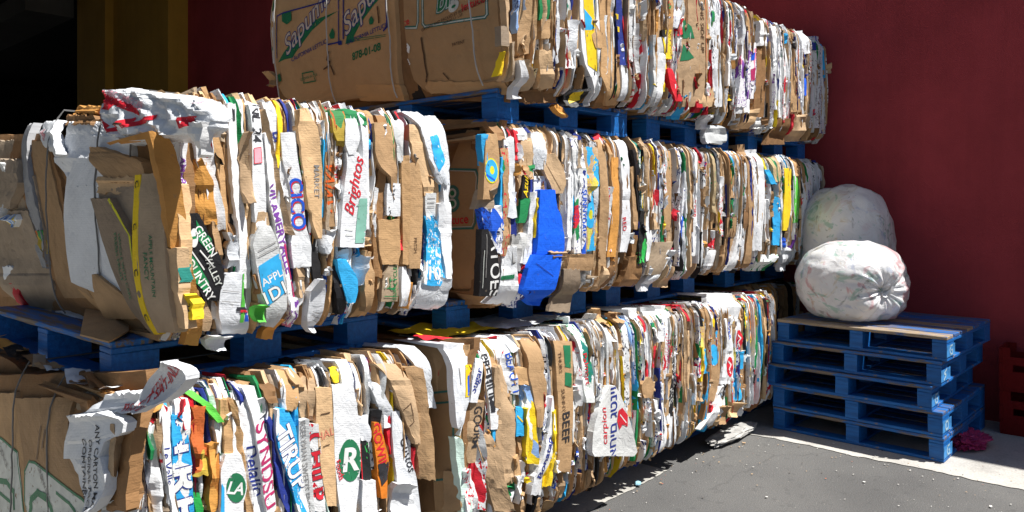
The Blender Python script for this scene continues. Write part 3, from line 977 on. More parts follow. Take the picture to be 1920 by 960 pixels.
# -------- second bale of the bottom tier
pieces(B2, """
W 2.2 T | 648 852 896, 700 850 882, 760 852 876, 802 856 864 ; ^Y,875 684 890 684 888 742 872 745 ; ^B,878 705 890 695 888 740 876 742 ; _g,.004,862 690 864 720
W 3.0 f | 674 898 910, 710 888 906, 755 882 896 ; ~Sugar@896 714@.045@62@A@.012
k 1.8 | 752 880 902, 800 874 896, 868 878 888 ; ~GOURM@892 800@.045@-96@X@.010
Wk 2.0 fT | 645 908 922, 700 910 926, 760 918 934, 805 920 932 ; ~PREMIUM@918 712@.05@-84@X@.016 ; ^X,918 758 928 756 928 772 919 774
C 1.0 | 740 926 934, 835 918 928
K 1.4 c | 672 914 932, 700 918 940, 760 930 940
k 2.4 c | 688 924 946, 750 928 966, 850 934 970, 905 946 971
k 2.8 c | 815 894 918, 850 900 936, 880 908 942, 920 922 952, 960 932 972
W 1.8 T | 640 930 956, 700 948 967, 738 956 969 ; ~BEAUTY@962 700@.05@-78@B@.008
V 1.6 cT | 636 950 975, 662 962 985
K 3.4 f | 690 970 990, 722 969 992
bw 2.0 | 722 978 993, 800 984 1001, 872 988 1006
Yk 2.6 | 765 982 994, 820 986 1000, 856 984 994
C 2.2 f | 764 967 980, 818 968 982 ; _Y,.006,970 780 978 790
K 2.0 | 640 990 1016, 720 997 1022, 800 1005 1016
K 1.0 | 820 968 980, 868 970 984
Wb 1.4 | 700 1020 1030, 800 1012 1024
R 1.8 | 730 1018 1026, 762 1016 1024
W 2.4 | 745 1030 1038, 800 1028 1042, 850 1016 1040, 895 1000 1030, 930 993 1022 ; ~Bonatap@1022 858@.055@64@A@.02 ; ^Y,1018 890 1030 870 1034 900 1020 918
Y 2.0 | 770 1034 1042, 850 1034 1046, 910 1022 1036
K 2.4 fT | 640 1045 1076, 720 1045 1073, 800 1046 1071, 885 1046 1068 ; ^e,1060 648 1072 648 1070 690 1060 688 ; ^e,1060 698 1071 700 1070 726 1058 722 ; ~BEEF@1058 800@.07@-90@X@.014 ; ~THURS@1052 680@.03@-90@D@.006 ; ~SUNNY@1054 750@.03@-90@D@.006
q 1.8 | 822 852 863, 900 862 876, 965 868 886
Wr 1.6 c | 795 884 896, 860 880 906, 955 884 908
Wr 2.0 c | 880 866 884, 965 874 900
W 2.6 c | 893 968 990, 945 972 986
K 1.6 c | 925 975 992, 965 978 994
Wg 2.2 T | 612 1078 1096, 700 1092 1112, 755 1096 1116 ; ~Palmart@1099 690@.05@-80@R@.010@.2
Wr 1.4 | 640 1076 1084, 760 1080 1092
V 2.4 c | 862 1040 1062, 885 1040 1058
w 1.4 | 740 1064 1078, 830 1066 1078
""")
pieces(B2, """
D 0.4 f | 640 770 856, 800 775 856, 960 785 852
L0 1.4 f | 652 800 846, 700 800 848, 800 806 850, 960 812 846 ; _T,.008,800 672 838 670 840 735 802 738 ; _T,.008,800 758 838 756 842 900 806 902 ; ^R,808 690 815 688 815 706 808 708
K 2.4 | 886 826 846, 965 826 848
""", 'E')
V_, F_ = None, None
# yellow film lying on top of that bale
for (x0, x1, y0, y1, mk) in ((2.12, 2.5, 2.3, 2.62, 'Y'), (2.08, 2.16, 2.24, 2.4, 'R'), (2.5, 2.9, 2.25, 2.6, 'V')):
    g = 12
    vs, uvs = [], []
    for i in range(g + 1):
        for j in range(g + 1):
            x, y = lerp(x0, x1, i / g), lerp(y0, y1, j / g)
            z = 0.958 + 0.018 * noise.noise(Vector((x * 14, y * 14, 3.1))) + 0.012
            vs.append((x + 0.02 * noise.noise(Vector((x * 6, y * 6, 0))) - B2.loc.x, y - B2.loc.y, z - B2.loc.z))
            uvs.append((x, y))
    fs = [(i * (g + 1) + j, (i + 1) * (g + 1) + j, (i + 1) * (g + 1) + j + 1, i * (g + 1) + j + 1) for i in range(g) for j in range(g)]
    mesh_obj("plastic_film", vs, fs, M[mk], B2.root, None, uvs, smooth=30)

pieces(B3, """
W 1.6 cT | 596 1078 1092, 640 1084 1096, 700 1092 1102
o 2.2 T | 606 1114 1126, 640 1116 1128
Wm 1.4 | 610 1100 1114, 700 1112 1124
K 1.8 | 655 1162 1183, 700 1163 1182, 782 1172 1181
w 4.0 cu | 590 1118 1132, 612 1124 1146, 640 1140 1156
K 3.4 cu | 580 1126 1140, 606 1132 1152
K 3.2 cu | 588 1160 1176, 604 1164 1186
bw 1.8 | 600 1180 1191, 720 1186 1196
W 1.8 T | 582 1196 1214, 650 1208 1222, 720 1212 1222
W 2.0 | 655 1142 1160, 720 1146 1164
o 2.4 | 836 1100 1112, 858 1098 1110
Wb 2.0 | 815 1102 1116, 880 1094 1106
q 1.6 | 740 1108 1120, 808 1108 1120
K 3.6 f | 708 1214 1222, 722 1202 1228, 746 1206 1222
N 1.6 | 664 1200 1206, 690 1200 1206
R 1.4 | 650 1224 1230, 690 1222 1230
W 2.0 f | 750 1226 1241, 800 1238 1252, 850 1234 1248
W 2.2 f | 765 1250 1266, 840 1258 1270
K 1.2 | 600 1230 1242, 740 1236 1248
W 1.6 T | 578 1222 1240, 640 1226 1242
Wr 1.6 T | 575 1244 1262, 650 1246 1260, 710 1246 1258 ; ~MAXIMO@1253 660@.035@-90@m@.006
""")
pieces(B3, """
w 9.0 f | 724 1146 1156, 742 1136 1165, 775 1122 1176, 815 1112 1188, 848 1110 1197, 856 1114 1192 ; ~אחים גטניו@1152 792@.080@90@A@.016 ; ~carpion@1136 800@.06@94@R@.004@.3 ; ^R,1160 770 1166 764 1176 778 1176 800 1168 796 1162 806 1158 790 ; _W,.005,1163 778 1173 792
""")
pieces(B4, """
W 2.0 T | 584 1240 1266, 650 1243 1259, 712 1245 1256
R 1.8 T | 574 1266 1290, 602 1280 1297
k 1.6 | 622 1278 1298, 700 1285 1298, 752 1287 1296
W 1.8 | 690 1262 1274, 760 1266 1280, 800 1262 1276
K 2.0 | 580 1322 1346, 650 1330 1352, 752 1328 1346 ; *C,1340 666 8 20 ; ^Y,1335 590 1342 600 1340 615 1334 605
Kc 1.6 | 600 1308 1324, 700 1312 1326
C 1.6 | 655 1316 1326, 690 1316 1326
W 3.0 cT | 552 1348 1384, 572 1345 1388, 602 1360 1384
W 2.4 | 598 1360 1382, 650 1362 1382, 720 1350 1376 ; ~EVER@1369 620@.05@-86@B@.014 ; *R,1370 688 7 19 ; _W,.010,1367 678 1373 684 1368 692 1372 700
W 2.6 | 600 1384 1390, 625 1380 1398, 660 1380 1390 ; *R,1388 638 7 19 ; _W,.010,1385 628 1391 634 1386 642 1390 650
C 2.2 | 660 1382 1394, 692 1380 1392
Y 1.6 | 572 1396 1403, 640 1396 1403
N 1.6 | 580 1412 1419, 690 1410 1417
k 1.8 | 555 1384 1393, 600 1388 1396
C 1.6 | 716 1376 1392, 750 1374 1390
W 2.6 c | 724 1350 1374, 762 1336 1364, 806 1314 1344
R 3.4 | 760 1333 1338, 778 1333 1340
K 2.6 u | 762 1350 1366, 795 1350 1362
k 3.0 fu | 755 1376 1394, 782 1370 1380
K 2.0 | 722 1300 1316, 752 1302 1314
""")

# -------- second bale of the middle tier
pieces(M2, """
D 0.6 T | 226 934 946, 262 930 948
K 2.4 fT | 250 914 938, 300 908 940, 342 904 936, 374 903 924 ; *y,921 320 15 24 ; *C,921 320 13 21 ; *y,922 319 5 8 ; _B,.008,910 328 926 338
G 1.8 c | 355 905 922, 392 900 918
C 2.2 | 252 908 915, 310 906 913
Wb 1.8 c | 388 902 934, 440 910 938, 475 920 938
X 2.6 f | 430 903 914, 475 903 932, 512 903 938, 556 904 936 ; ~ATOES@930 502@.085@-88@W@.012 ; _g,.003,912 440 913 520 ; _w,.003,908 470 908 540
C 1.6 | 296 938 946, 380 936 944, 430 934 942
Kr 1.6 | 278 942 956, 400 944 956, 480 938 948
W 1.8 T | 258 950 966, 350 953 967, 408 952 964
Wb 1.4 | 360 954 964, 440 952 964
R 1.8 T | 243 967 984, 300 968 979
Wr 2.2 T | 240 972 994, 262 976 992
k 2.4 | 258 984 1002, 300 980 1000, 330 978 996
Kr 1.8 | 310 978 998, 335 976 996
X 2.4 f | 328 982 996, 372 976 994 ; ~Azul@986 352@.05@84@k@.012@.3 """.replace('@k@', '@Y@') + """
N 2.6 f | 372 976 994, 400 974 990, 418 970 984
V 2.0 cT | 248 1000 1024, 290 1002 1022, 318 1006 1020
k 3.2 f | 288 1024 1044, 320 1022 1060, 345 1034 1062, 363 1040 1056 ; _D,.003,1024 302 1052 356
W 1.4 | 330 1004 1022, 360 1004 1026
W 2.0 | 360 996 1012, 430 985 1006, 495 978 1000
B 4.0 f | 356 1014 1043, 394 1012 1047, 400 1010 1054, 440 1008 1060, 477 1004 1061
B 5.0 f | 478 1003 1056, 502 992 1054, 545 983 1046, 562 1000 1036, 575 1018 1030 ; _A,.003,1006 494 1040 518
Y 3.0 | 372 1006 1014, 446 1003 1012
Wb 2.4 c | 548 976 990, 578 974 984
k 4.6 c | 472 1030 1064, 488 1040 1064
W 2.2 | 462 945 964, 532 940 970, 572 930 972 ; ^e,942 518 962 514 962 522 941 526
R 2.0 | 500 978 986, 534 966 985
gr 2.6 | 440 960 974, 470 958 980, 508 964 978
w 2.2 | 438 976 992, 495 964 988
K 3.6 f | 477 1072 1114, 508 1064 1112
W 1.4 | 305 1065 1079, 400 1063 1079, 470 1060 1076
Wm 1.8 T | 258 1074 1094, 330 1080 1098, 475 1078 1094
Wb 2.0 f | 320 1092 1099, 480 1092 1099 ; ~SUNNYDALE@1095 400@.04@-90@B@.014
Kc 1.8 T | 276 1098 1119, 360 1099 1119, 470 1098 1116 ; *C,1106 402 9 26 ; *y,1106 402 3 9
K 1.6 T | 262 1120 1136, 350 1122 1136, 460 1122 1136, 545 1125 1140
Wr 1.4 | 350 1136 1144, 470 1134 1144
K 1.8 T | 268 1140 1150, 350 1144 1152
O 2.0 f | 295 1147 1161, 400 1145 1159, 482 1138 1155
W 2.0 T | 262 1163 1179, 350 1166 1181, 440 1165 1181, 472 1163 1178 ; ~RED@1170 420@.04@-80@R@.01
D 1.8 | 490 1148 1160, 540 1135 1150
k 2.2 c | 500 1130 1150, 545 1124 1142
""")
hs = M2
sheet(hs, 'G', [(*on_side(1058, 505, 2.15), *on_side(1090, 505, 2.15)), (*on_side(1060, 545, 2.15), *on_side(1096, 545, 2.15)), (*on_side(1048, 586, 2.15), *on_side(1088, 588, 2.15))], 0.05, 'S', skirt=0.02, amp=0.4)
pieces(M2, """
D 0.4 f | 222 800 918, 400 800 905, 580 800 898
L0 1.4 f | 226 868 910, 320 842 906, 420 840 900, 540 842 893, 574 850 890 ; _T,.009,800 316 890 318 894 330 890 418 886 428 800 430 ; _w,.003,800 319 888 321 891 332 887 417 884 425 800 427 ; *T,850 362 12 15 ; *T,850 382 13 16 ; *w,850 362 7 9 ; *w,850 382 8 10 ; *e,850 362 4 5 ; *e,850 382 5 6 ; ~lettuce@856 412@.055@4@R@.012
k 2.6 f | 256 880 904, 269 878 902
""", 'E')
# -------- third and fourth bale of the middle tier
pieces(M3, """
X 1.6 T | 280 1185 1206, 400 1196 1210, 450 1197 1210
K 1.8 | 312 1184 1191, 430 1188 1195
k 2.2 T | 272 1213 1231, 330 1216 1224, 388 1220 1229
Yk 1.4 | 280 1206 1212, 390 1204 1212
W 1.8 | 318 1226 1240, 400 1228 1238 ; ~MILK@1232 370@.03@-90@p@.006
K 2.2 fT | 282 1238 1261, 350 1245 1259, 432 1247 1257 ; ~THIS SIDE UP@1247 320@.035@-90@D@.010
Xg 2.2 c | 395 1200 1216, 440 1198 1216, 492 1198 1212
W 2.0 | 370 1212 1222, 490 1212 1220
k 2.8 f | 400 1227 1238, 430 1227 1238
G 3.4 f | 454 1230 1264, 490 1220 1252, 516 1216 1242
V 3.0 cu | 470 1254 1264, 520 1222 1240, 546 1212 1226
D 1.4 | 480 1178 1200, 538 1170 1204
D 1.6 | 440 1186 1200, 536 1188 1206
Y 1.6 | 410 1238 1244, 432 1238 1244
k 2.4 | 500 1255 1270, 540 1250 1270
k 2.0 T | 270 1292 1302, 500 1292 1302
W 2.2 | 285 1300 1309, 480 1298 1308 ; ~A PIER@1303 390@.04@-90@R@.014
N 1.8 f | 375 1367 1379, 406 1366 1377
K 2.0 T | 290 1362 1380, 372 1366 1380
K 2.0 | 408 1362 1382, 440 1362 1384, 510 1352 1366
W 2.2 T | 283 1372 1389, 340 1385 1393, 410 1388 1394
W 2.6 f | 420 1387 1393, 470 1378 1392, 508 1368 1386
W 2.4 | 470 1332 1346, 505 1326 1344
""")
pieces(M4, """
K 2.6 T | 270 1402 1413, 400 1404 1412, 502 1398 1412
D 2.0 T | 282 1393 1402, 502 1392 1402
W 2.2 T | 280 1410 1430, 340 1414 1432, 420 1410 1428, 470 1416 1426
C 2.8 f | 318 1436 1444, 345 1446 1456
Y 3.2 f | 316 1470 1484, 355 1470 1483, 395 1468 1482, 432 1468 1478
C 2.0 | 370 1452 1460, 460 1450 1460
Kn 2.0 T | 295 1445 1466, 340 1452 1464
Wg 2.4 c | 478 1424 1462, 508 1424 1446
W 2.0 T | 290 1466 1486, 316 1468 1488
L 2.6 f | 330 1486 1495, 360 1488 1500, 418 1486 1494
K 2.0 | 300 1488 1514, 330 1490 1512
W 2.4 | 344 1502 1516, 440 1500 1512
W 2.4 | 305 1515 1530, 400 1504 1520, 460 1500 1510 ; ~AMORA@1515 375@.045@-86@P@.010
W 2.6 c | 465 1470 1496, 508 1472 1488
P 2.4 | 440 1488 1494, 466 1484 1490
K 1.8 | 400 1482 1490, 470 1484 1496
""")

# -------- top tier
pieces(T1, """
k 2.0 | -12 944 958, 50 950 959, 150 955 976
G 3.0 f | 48 940 956, 86 940 958
Y 2.2 | 98 945 953, 140 940 947
G 2.6 c | 80 957 967, 150 962 975
W 3.4 f | 113 974 986, 146 984 1001, 176 980 992, 182 980 1000
k 2.8 c | 108 978 992, 150 996 1010, 166 990 1004
K 1.6 | -12 980 1001, 60 977 1004, 100 977 1000
bw 1.2 | -12 968 978, 60 966 976
N 1.8 f | -12 1011 1031, 20 1011 1031, 38 1009 1028
K 2.2 f | 36 1014 1034, 72 1015 1032
k 2.4 | 94 1012 1030, 165 1022 1044
W 1.6 | -12 1032 1046, 60 1032 1046, 116 1034 1044
Wg 1.4 | -12 1058 1072, 50 1062 1074
V 2.0 c | 40 1061 1079, 100 1058 1076, 128 1058 1070
X -1.0 | -12 1078 1091, 124 1078 1091
W 2.6 f | -12 1088 1126, 90 1091 1129, 122 1097 1123, 142 1108 1126 ; ^Y,1094 -12 1114 -12 1120 60 1121 134 1102 122 1098 60 ; ^C,1096 16 1112 34 1110 44 1118 52 1110 56 1098 56
K 2.8 f | 36 1112 1118, 60 1110 1130, 90 1118 1132
K 2.2 f | -12 1125 1154, 80 1129 1156, 140 1127 1163, 196 1150 1168
k 1.2 | 80 1124 1130, 140 1124 1134
n 2.4 f | -12 1154 1166, 60 1160 1173, 122 1163 1177 ; ^Y,1156 24 1162 26 1162 36 1156 34 ; ^Y,1158 48 1164 50 1164 60 1158 58
R 2.0 | 30 1168 1174, 100 1174 1182, 142 1180 1187
W 2.4 f | 122 1164 1178, 150 1166 1187, 188 1166 1176
X 3.6 c | 166 1092 1106, 180 1084 1104, 198 1080 1096 ; ^Y,1090 172 1100 170 1100 186 1086 192
W 3.0 c | 142 1108 1124, 196 1118 1128
O 2.4 | 196 1056 1070, 216 1072 1084
D 1.4 | 165 1000 1060, 190 1006 1060
D 1.0 | 130 1126 1160, 200 1130 1168
""")  # the recessed black strip paints the shade of an open gap
pieces(T1, """
D 0.4 f | -40 505 940, 100 512 935, 188 540 930
X 0.2 f | -40 730 766, 100 738 774, 190 750 790
L0 1.6 f | -40 753 926, 0 754 928, 60 757 932, 110 762 936, 150 773 940, 172 792 930 ; _T,.016,720 52 779 51 782 40 782 -30 ; _w,.006,720 53 779 52 782 40 782 -30 ; _T,.016,790 -30 792 44 796 50 908 32 912 26 911 -30 ; _w,.006,790 -30 792 44 796 50 908 32 912 26 911 -30 ; ~lettuce@887 6@.05@9@R@.016 ; ~uce@757 44@.05@9@R@.012 ; ~big@838 2@.13@10@T@.09@.3 ; ~big@838 2@.13@10@w@.05@.3 ; ~big@838 2@.13@10@e@.015@.3 ; ~GROWN AND PACKED BY BIG RIO GROWERS@850 29@.021@9@D@.002 ; ~SALINAS CA USA@850 36@.018@9@D@.002 ; ~PATENT@860 81@.022@4@D@.002 ; ^W,762 80 768 88 766 100 761 98 757 92 ; ^W,758 112 764 110 769 120 766 124 760 118 ; _D,.010,790 72 800 140 797 152 ; _D,.006,830 137 838 148
L0 3.0 f | -40 500 742, 0 502 738, 60 504 742, 120 508 744, 160 516 747, 178 526 700, 190 540 620 ; ^e,519 117 530 100 546 80 564 60 590 36 634 20 606 36 584 56 566 82 552 102 549 108 534 111 ; ^e,648 83 652 60 662 36 684 12 708 -14 722 -14 698 14 678 42 664 68 664 78 ; ~Sapuma@572 46@.155@31@A@.035@.35 ; ~Sapuma@572 46@.155@31@L0@.002@.35 ; ~Sapuma@690 2@.155@31@A@.035@.35 ; ~Sapuma@690 2@.155@31@L0@.002@.35 ; ~CALIFORNIA LETTUCE@580 94@.035@10@A@.006 ; ~CALIFORNIA LETTUCE@687 64@.032@8@A@.006 ; ~878-01-08@687 97@.055@6@e@.02 ; ^e,527 24 545 20 546 38 538 46 528 40 ; ^e,623 52 628 62 627 72 620 73 617 66 ; ^e,697 30 702 38 700 46 694 46 692 39 ; _A,.008,518 108 518 30 530 24 600 4 640 -10 ; _A,.008,636 80 634 -20 ; _A,.010,645 72 644 -20 ; _A,.010,724 -20 726 50 720 57 ; ^A,634 78 642 76 643 84 636 85 ; _A,.008,614 84 634 80 ; _e,.006,568 138 588 134 592 152 570 156 568 138 ; ~GROWN IN USA@580 145@.022@4@e@.002 ; ^e,518 140 524 138 526 152 520 154 ; _e,.003,664 78 724 68 ; _e,.003,664 74 724 65 ; _D,.009,618 98 614 112 620 116 617 124 609 130 ; _D,.009,622 124 628 140 ; _D,.010,710 14 712 42
L0 3.6 f | 158 664 746, 175 662 750, 188 666 748
L0 2.6 f | 152 800 930, 162 790 934, 174 800 930
K 3.6 u | 134 488 506, 146 488 514, 160 496 516
W 2.6 f | -30 500 512, 40 501 509, 118 506 511 ; ^e,504 -20 512 -20 511 20 506 20 ; ^e,506 88 510 88 510 94 506 94
""".replace('@L0@.004', '@w@-.004'), 'E')  # the black strip paints the shaded seam between the two panels
wires(T1, (2.36, 2.92, 3.42, 3.94), WIREL, 0.0035, 0.012, 0.055)
pieces(T2, """
D -0.6 | -12 1216 1232, 200 1206 1226
K 1.0 f | 5 1226 1239, 170 1225 1238
W 2.0 | 70 1234 1248, 150 1237 1246, 190 1232 1241
Yk 2.6 f | 56 1241 1261, 110 1250 1263
Yk 2.0 | 110 1245 1253, 172 1242 1251
Wb 2.4 c | -12 1244 1277, 30 1248 1272, 52 1250 1266
R 2.0 | 36 1265 1279, 66 1262 1276
Wr 2.2 | 70 1262 1276, 115 1258 1272
k 2.6 f | -12 1275 1326, 70 1280 1326, 128 1270 1325, 175 1268 1318, 200 1276 1312 ; ^e,1279 32 1296 50 1301 72 1280 72 ; ^e,1282 82 1300 108 1290 113 1276 114 ; ~THIS SIDE UP@1314 52@.05@-88@D@.008 ; _O,.02,1321 -12 1321 130
R 3.0 f | 128 1253 1263, 165 1262 1274, 190 1270 1284
D 2.8 c | 138 1304 1318, 158 1306 1320
k 2.6 | 165 1306 1342, 200 1310 1340
C 2.4 | 180 1278 1292, 222 1276 1290
R 2.8 | 190 1305 1318, 210 1304 1322
V 1.6 | -12 1326 1342, 130 1324 1342
Wm 2.0 | -12 1333 1345, 60 1332 1343
W 2.0 | -12 1342 1354, 110 1344 1352, 200 1340 1358
k 1.8 | 110 1352 1364, 210 1358 1370
W 2.2 | 20 1364 1380, 160 1362 1378 ; ~BIRDSANTOS@1372 95@.035@-90@g@.008
Wp 2.2 | 60 1396 1404, 200 1384 1400
Wp 2.6 f | 80 1406 1420, 130 1402 1420, 185 1402 1414 ; ^B,1410 100 1418 98 1416 112 1408 114 ; ^m,1408 130 1418 126 1416 150 1408 152
W 2.0 | 150 1392 1408, 212 1386 1402
k 2.4 c | 205 1398 1420, 240 1396 1416
V 2.6 c | 215 1330 1350, 240 1330 1352
w 4.0 c | 234 1351 1366, 250 1348 1372, 268 1347 1371
""".replace('_O,', '_y,').replace('_y,.02,1321 -12 1321 130', '_o,.004,1321 -12 1321 130'))  # the sunken dark strip at its near edge paints a shaded gap
pieces(T3, """
W 2.0 T | 38 1426 1442, 86 1424 1440
D 1.0 | 90 1420 1440, 240 1412 1432
W 2.4 c | 50 1448 1464, 150 1460 1476, 220 1460 1476
Wr 2.0 | 40 1464 1478, 230 1466 1482 ; ^R,1466 150 1470 142 1473 152 1472 172 1468 176 1465 164
K 1.8 | 60 1482 1496, 210 1484 1496
Wb 2.0 | 60 1496 1512, 200 1494 1506
W 2.0 T | 56 1498 1516, 100 1500 1516
B 2.2 | 140 1506 1514, 180 1506 1514
Wk 2.0 | 70 1524 1538, 240 1522 1536
Wb 1.8 | 66 1538 1552, 250 1536 1552
D 3.2 f | 222 1464 1484, 270 1450 1486
k 2.6 c | 215 1492 1510, 264 1486 1508
w 2.0 c | 220 1424 1462, 240 1420 1460
""")

# the white woven sack folded over the edge of the middle bale
SK = Host("woven_sack", 1.02, 2.14, 2.25, 1.095, 1.865, "crumpled white woven sack with red hems folded over the top edge of the middle bale", seed=21, cat="sack", group=None)
for line in ("V 8.5 S | 162 164 198, 170 157 262, 180 158 318, 196 161 346, 215 163 352, 236 176 350, 250 190 334, 266 206 266 ; ^R,160 167 176 165 186 180 176 190 165 182 ; _R,.020,178 178 206 190 246 208 ; ^R,182 186 206 188 200 206 186 204 ; _R,.014,182 214 186 228 200 238 ; _R,.014,198 248 226 234 240 224 ; _R,.016,236 236 272 219 ; ^R,310 218 332 214 328 232 312 240 ; ^e,161 206 171 204 175 216 164 222 ; ~PURE CANE SUGAR@220 184@.032@-14@p@.004 ; _D,.006,222 233 236 233 ; ^p,322 180 334 178 334 188 324 190",
             "Wr 7.0 c | 226 332 356, 250 333 357, 290 334 352"):
    pieces(SK, line, 'E')
SK.root["label"] = "crumpled white woven sack with red hems folded over the top edge of the middle bale"
# ================================================================== pallets
def blue_paint(name, wear, wood=(0.26, 0.19, 0.12), grain=(3.5, 3.5, 9)):
    m = bpy.data.materials.new(name)
    t, b, out = nt(m)
    v = coord(t, grain, "Object")
    n = noise_t(t, v, 3.2, 7.0, 0.68)
    v2 = coord(t, (30, 2.5, 30), "Object")
    n2 = noise_t(t, v2, 2.0, 4.0, 0.6)
    col = ramp(t, n2, [(0.3, (0.002, 0.080, 0.28)), (0.55, (0.003, 0.125, 0.42)), (0.75, (0.007, 0.165, 0.52))])
    fac = math_n(t, 'MULTIPLY', math_n(t, 'SUBTRACT', n, wear - 0.03), 14.0, True)
    wn = ramp(t, n2, [(0.3, sc3(wood, 0.6)), (0.7, sc3(wood, 1.3))])
    t.links.new(mixc(t, fac, col, wn), b.inputs["Base Color"])
    b.inputs["Roughness"].default_value = 0.55
    bp = t.nodes.new("ShaderNodeBump")
    bp.inputs["Strength"].default_value = 0.5
    bp.inputs["Distance"].default_value = 0.006
    t.links.new(n2, bp.inputs["Height"])
    t.links.new(bp.outputs[0], b.inputs["Normal"])
    return m


PB = blue_paint("blue_pallet_paint", 0.70)
PD = blue_paint("worn_blue_deck", 0.50, (0.15, 0.115, 0.085), (14, 1.4, 14))
PM = blue_paint("scraped_blue_edge", 0.62, (0.26, 0.20, 0.14))
PW = blue_paint("scraped_front_board", 0.41, (0.34, 0.26, 0.17), (14, 1.6, 14))
PLW, PLD, PLH = 1.22, 1.02, 0.146      # along Y, along X, height


def rough_box(bm, x0, y0, z0, x1, y1, z1, seed, amp=0.004):
    b2 = bmesh.new()
    box(b2, x0, y0, z0, x1, y1, z1)
    lx, ly = x1 - x0, y1 - y0
    for e in list(b2.edges):
        pass
    long_es = [e for e in b2.edges if e.calc_length() > 0.25]
    if long_es:
        bmesh.ops.subdivide_edges(b2, edges=long_es, cuts=14, use_grid_fill=True)
    bmesh.ops.bevel(b2, geom=[e for e in b2.edges if e.calc_face_angle(0) > 0.8], offset=0.003, segments=1, affect='EDGES')
    for v in b2.verts:
        q = v.co * 17
        v.co += Vector((noise.noise(q + Vector((seed, 0, 0))), noise.noise(q + Vector((0, seed, 0))), 0.5 * noise.noise(q + Vector((0, 0, seed))))) * amp
    me = bpy.data.meshes.new("tmp")
    b2.to_mesh(me)
    bm.from_mesh(me)
    b2.free()
    bpy.data.meshes.remove(me)


def make_pallet():
    root = empty("blue_pallet", (0, 0, 0))
    hw, hd = PLW, PLD
    k = 0
    n, bw = 7, 0.128
    for i in range(n):
        x = (hd - bw) * i / (n - 1)
        bm = bmesh.new()
        rough_box(bm, x, 0, 0.126, x + bw, hw, 0.146, i * 3.3, 0.003)
        bm_obj("deck_board", bm, PD if i not in (3, 5) else PM, root, smooth=30)
    for j in range(3):
        y = (0, (hw - 0.10) / 2, hw - 0.10)[j]
        bm = bmesh.new()
        rough_box(bm, 0.002, y + 0.002, 0.106, hd - 0.002, y + 0.098, 0.1255, 20 + j, 0.003)
        bm_obj("stringer_board", bm, PB, root, smooth=30)
        bm = bmesh.new()
        rough_box(bm, 0.11, y + 0.003, 0.0, hd - 0.11, y + 0.097, 0.0185, 30 + j, 0.003)
        bm_obj("bottom_board", bm, PM, root, smooth=30)
        for i in range(3):
            x = (0.004, (hd - 0.145) / 2, hd - 0.149)[i]
            bm = bmesh.new()
            rough_box(bm, x, y + 0.004, 0.019, x + 0.145, y + 0.096, 0.1055, 40 + i + 3 * j, 0.004)
            bm_obj("block", bm, PB, root, smooth=30)
    for i in range(2):
        x = (0.001, hd - 0.107)[i]
        bm = bmesh.new()
        rough_box(bm, x, 0.001, 0.0005, x + 0.106, hw - 0.001, 0.0183, 60 + i, 0.003)
        bm_obj("bottom_board", bm, PM, root, smooth=30)
    return root


def dup(root, loc, rz, name=None):
    r = root.copy()
    COL.objects.link(r)
    r.location = loc
    r.rotation_euler = (0, 0, rz)
    for ch in list(root.children):
        c = ch.copy()
        COL.objects.link(c)
        c.parent = r
    return r


P0 = make_pallet()
PGRP = "blue pallets under the bales"
spots = [
    (0.92, 2.44, 0.949, 0.004, "blue pallet with an open worn end under the bale that carries the white sack", PGRP),
    (2.29, 2.42, 0.945, -0.006, "blue pallet under the bale with the bright blue sheet, above the yellow film", PGRP),
    (3.50, 2.42, 0.945, 0.005, "blue pallet in the middle tier under the bale that starts with black boxes", PGRP),
    (4.98, 2.44, 0.944, -0.004, "blue pallet in the middle tier behind the white rubbish bags", PGRP),
    (2.42, 2.24, 1.872, 0.0, "blue pallet with a chipped corner under the big lettuce carton panels", PGRP),
    (3.66, 2.26, 1.872, 0.006, "blue pallet under the top bale with green wedges on a wide brown sheet", PGRP),
    (5.0, 2.28, 1.872, -0.006, "blue pallet under the top bale nearest the red wall", PGRP),
    (0.88, 2.42, 0.004, 0.0, "blue pallet on the ground under the bale with the torn white carton", PGRP),
    (2.06, 2.41, 0.004, 0.004, "blue pallet on the ground under the bale with yellow film on top", PGRP),
    (3.10, 2.44, 0.004, -0.004, "blue pallet on the ground under the bale with the grey sign board", PGRP),
    (4.13, 2.44, 0.004, 0.004, "blue pallet on the ground under the sunny end bale of the bottom row", PGRP),
    (5.16, 2.42, 0.004, 0.0, "blue pallet on the ground in shade behind the loose pallet stack", PGRP)]
SG = "blue pallets in the loose stack"
stack = [("undermost blue pallet of the loose stack, resting on the concrete", 0.0, 0.02), ("blue pallet of the loose stack, second from the ground", 0.004, 0.025),
         ("middle blue pallet of the loose stack, shifted towards the bales", 0.012, 0.0), ("blue pallet of the loose stack, just below the topmost one", 0.035, 0.03),
         ("topmost blue pallet of the loose stack with scraped boards, carrying the rubbish bags", 0.055, 0.05)]
for i, (x, y, z, rz, lab, grp) in enumerate(spots):
    o = P0 if i == 0 else dup(P0, None or (0, 0, 0), 0)
    o.location = (x, y, z)
    o.rotation_euler = (0, 0, rz)
    tag(o, lab, "pallet", grp)
    o.name = "blue_pallet"
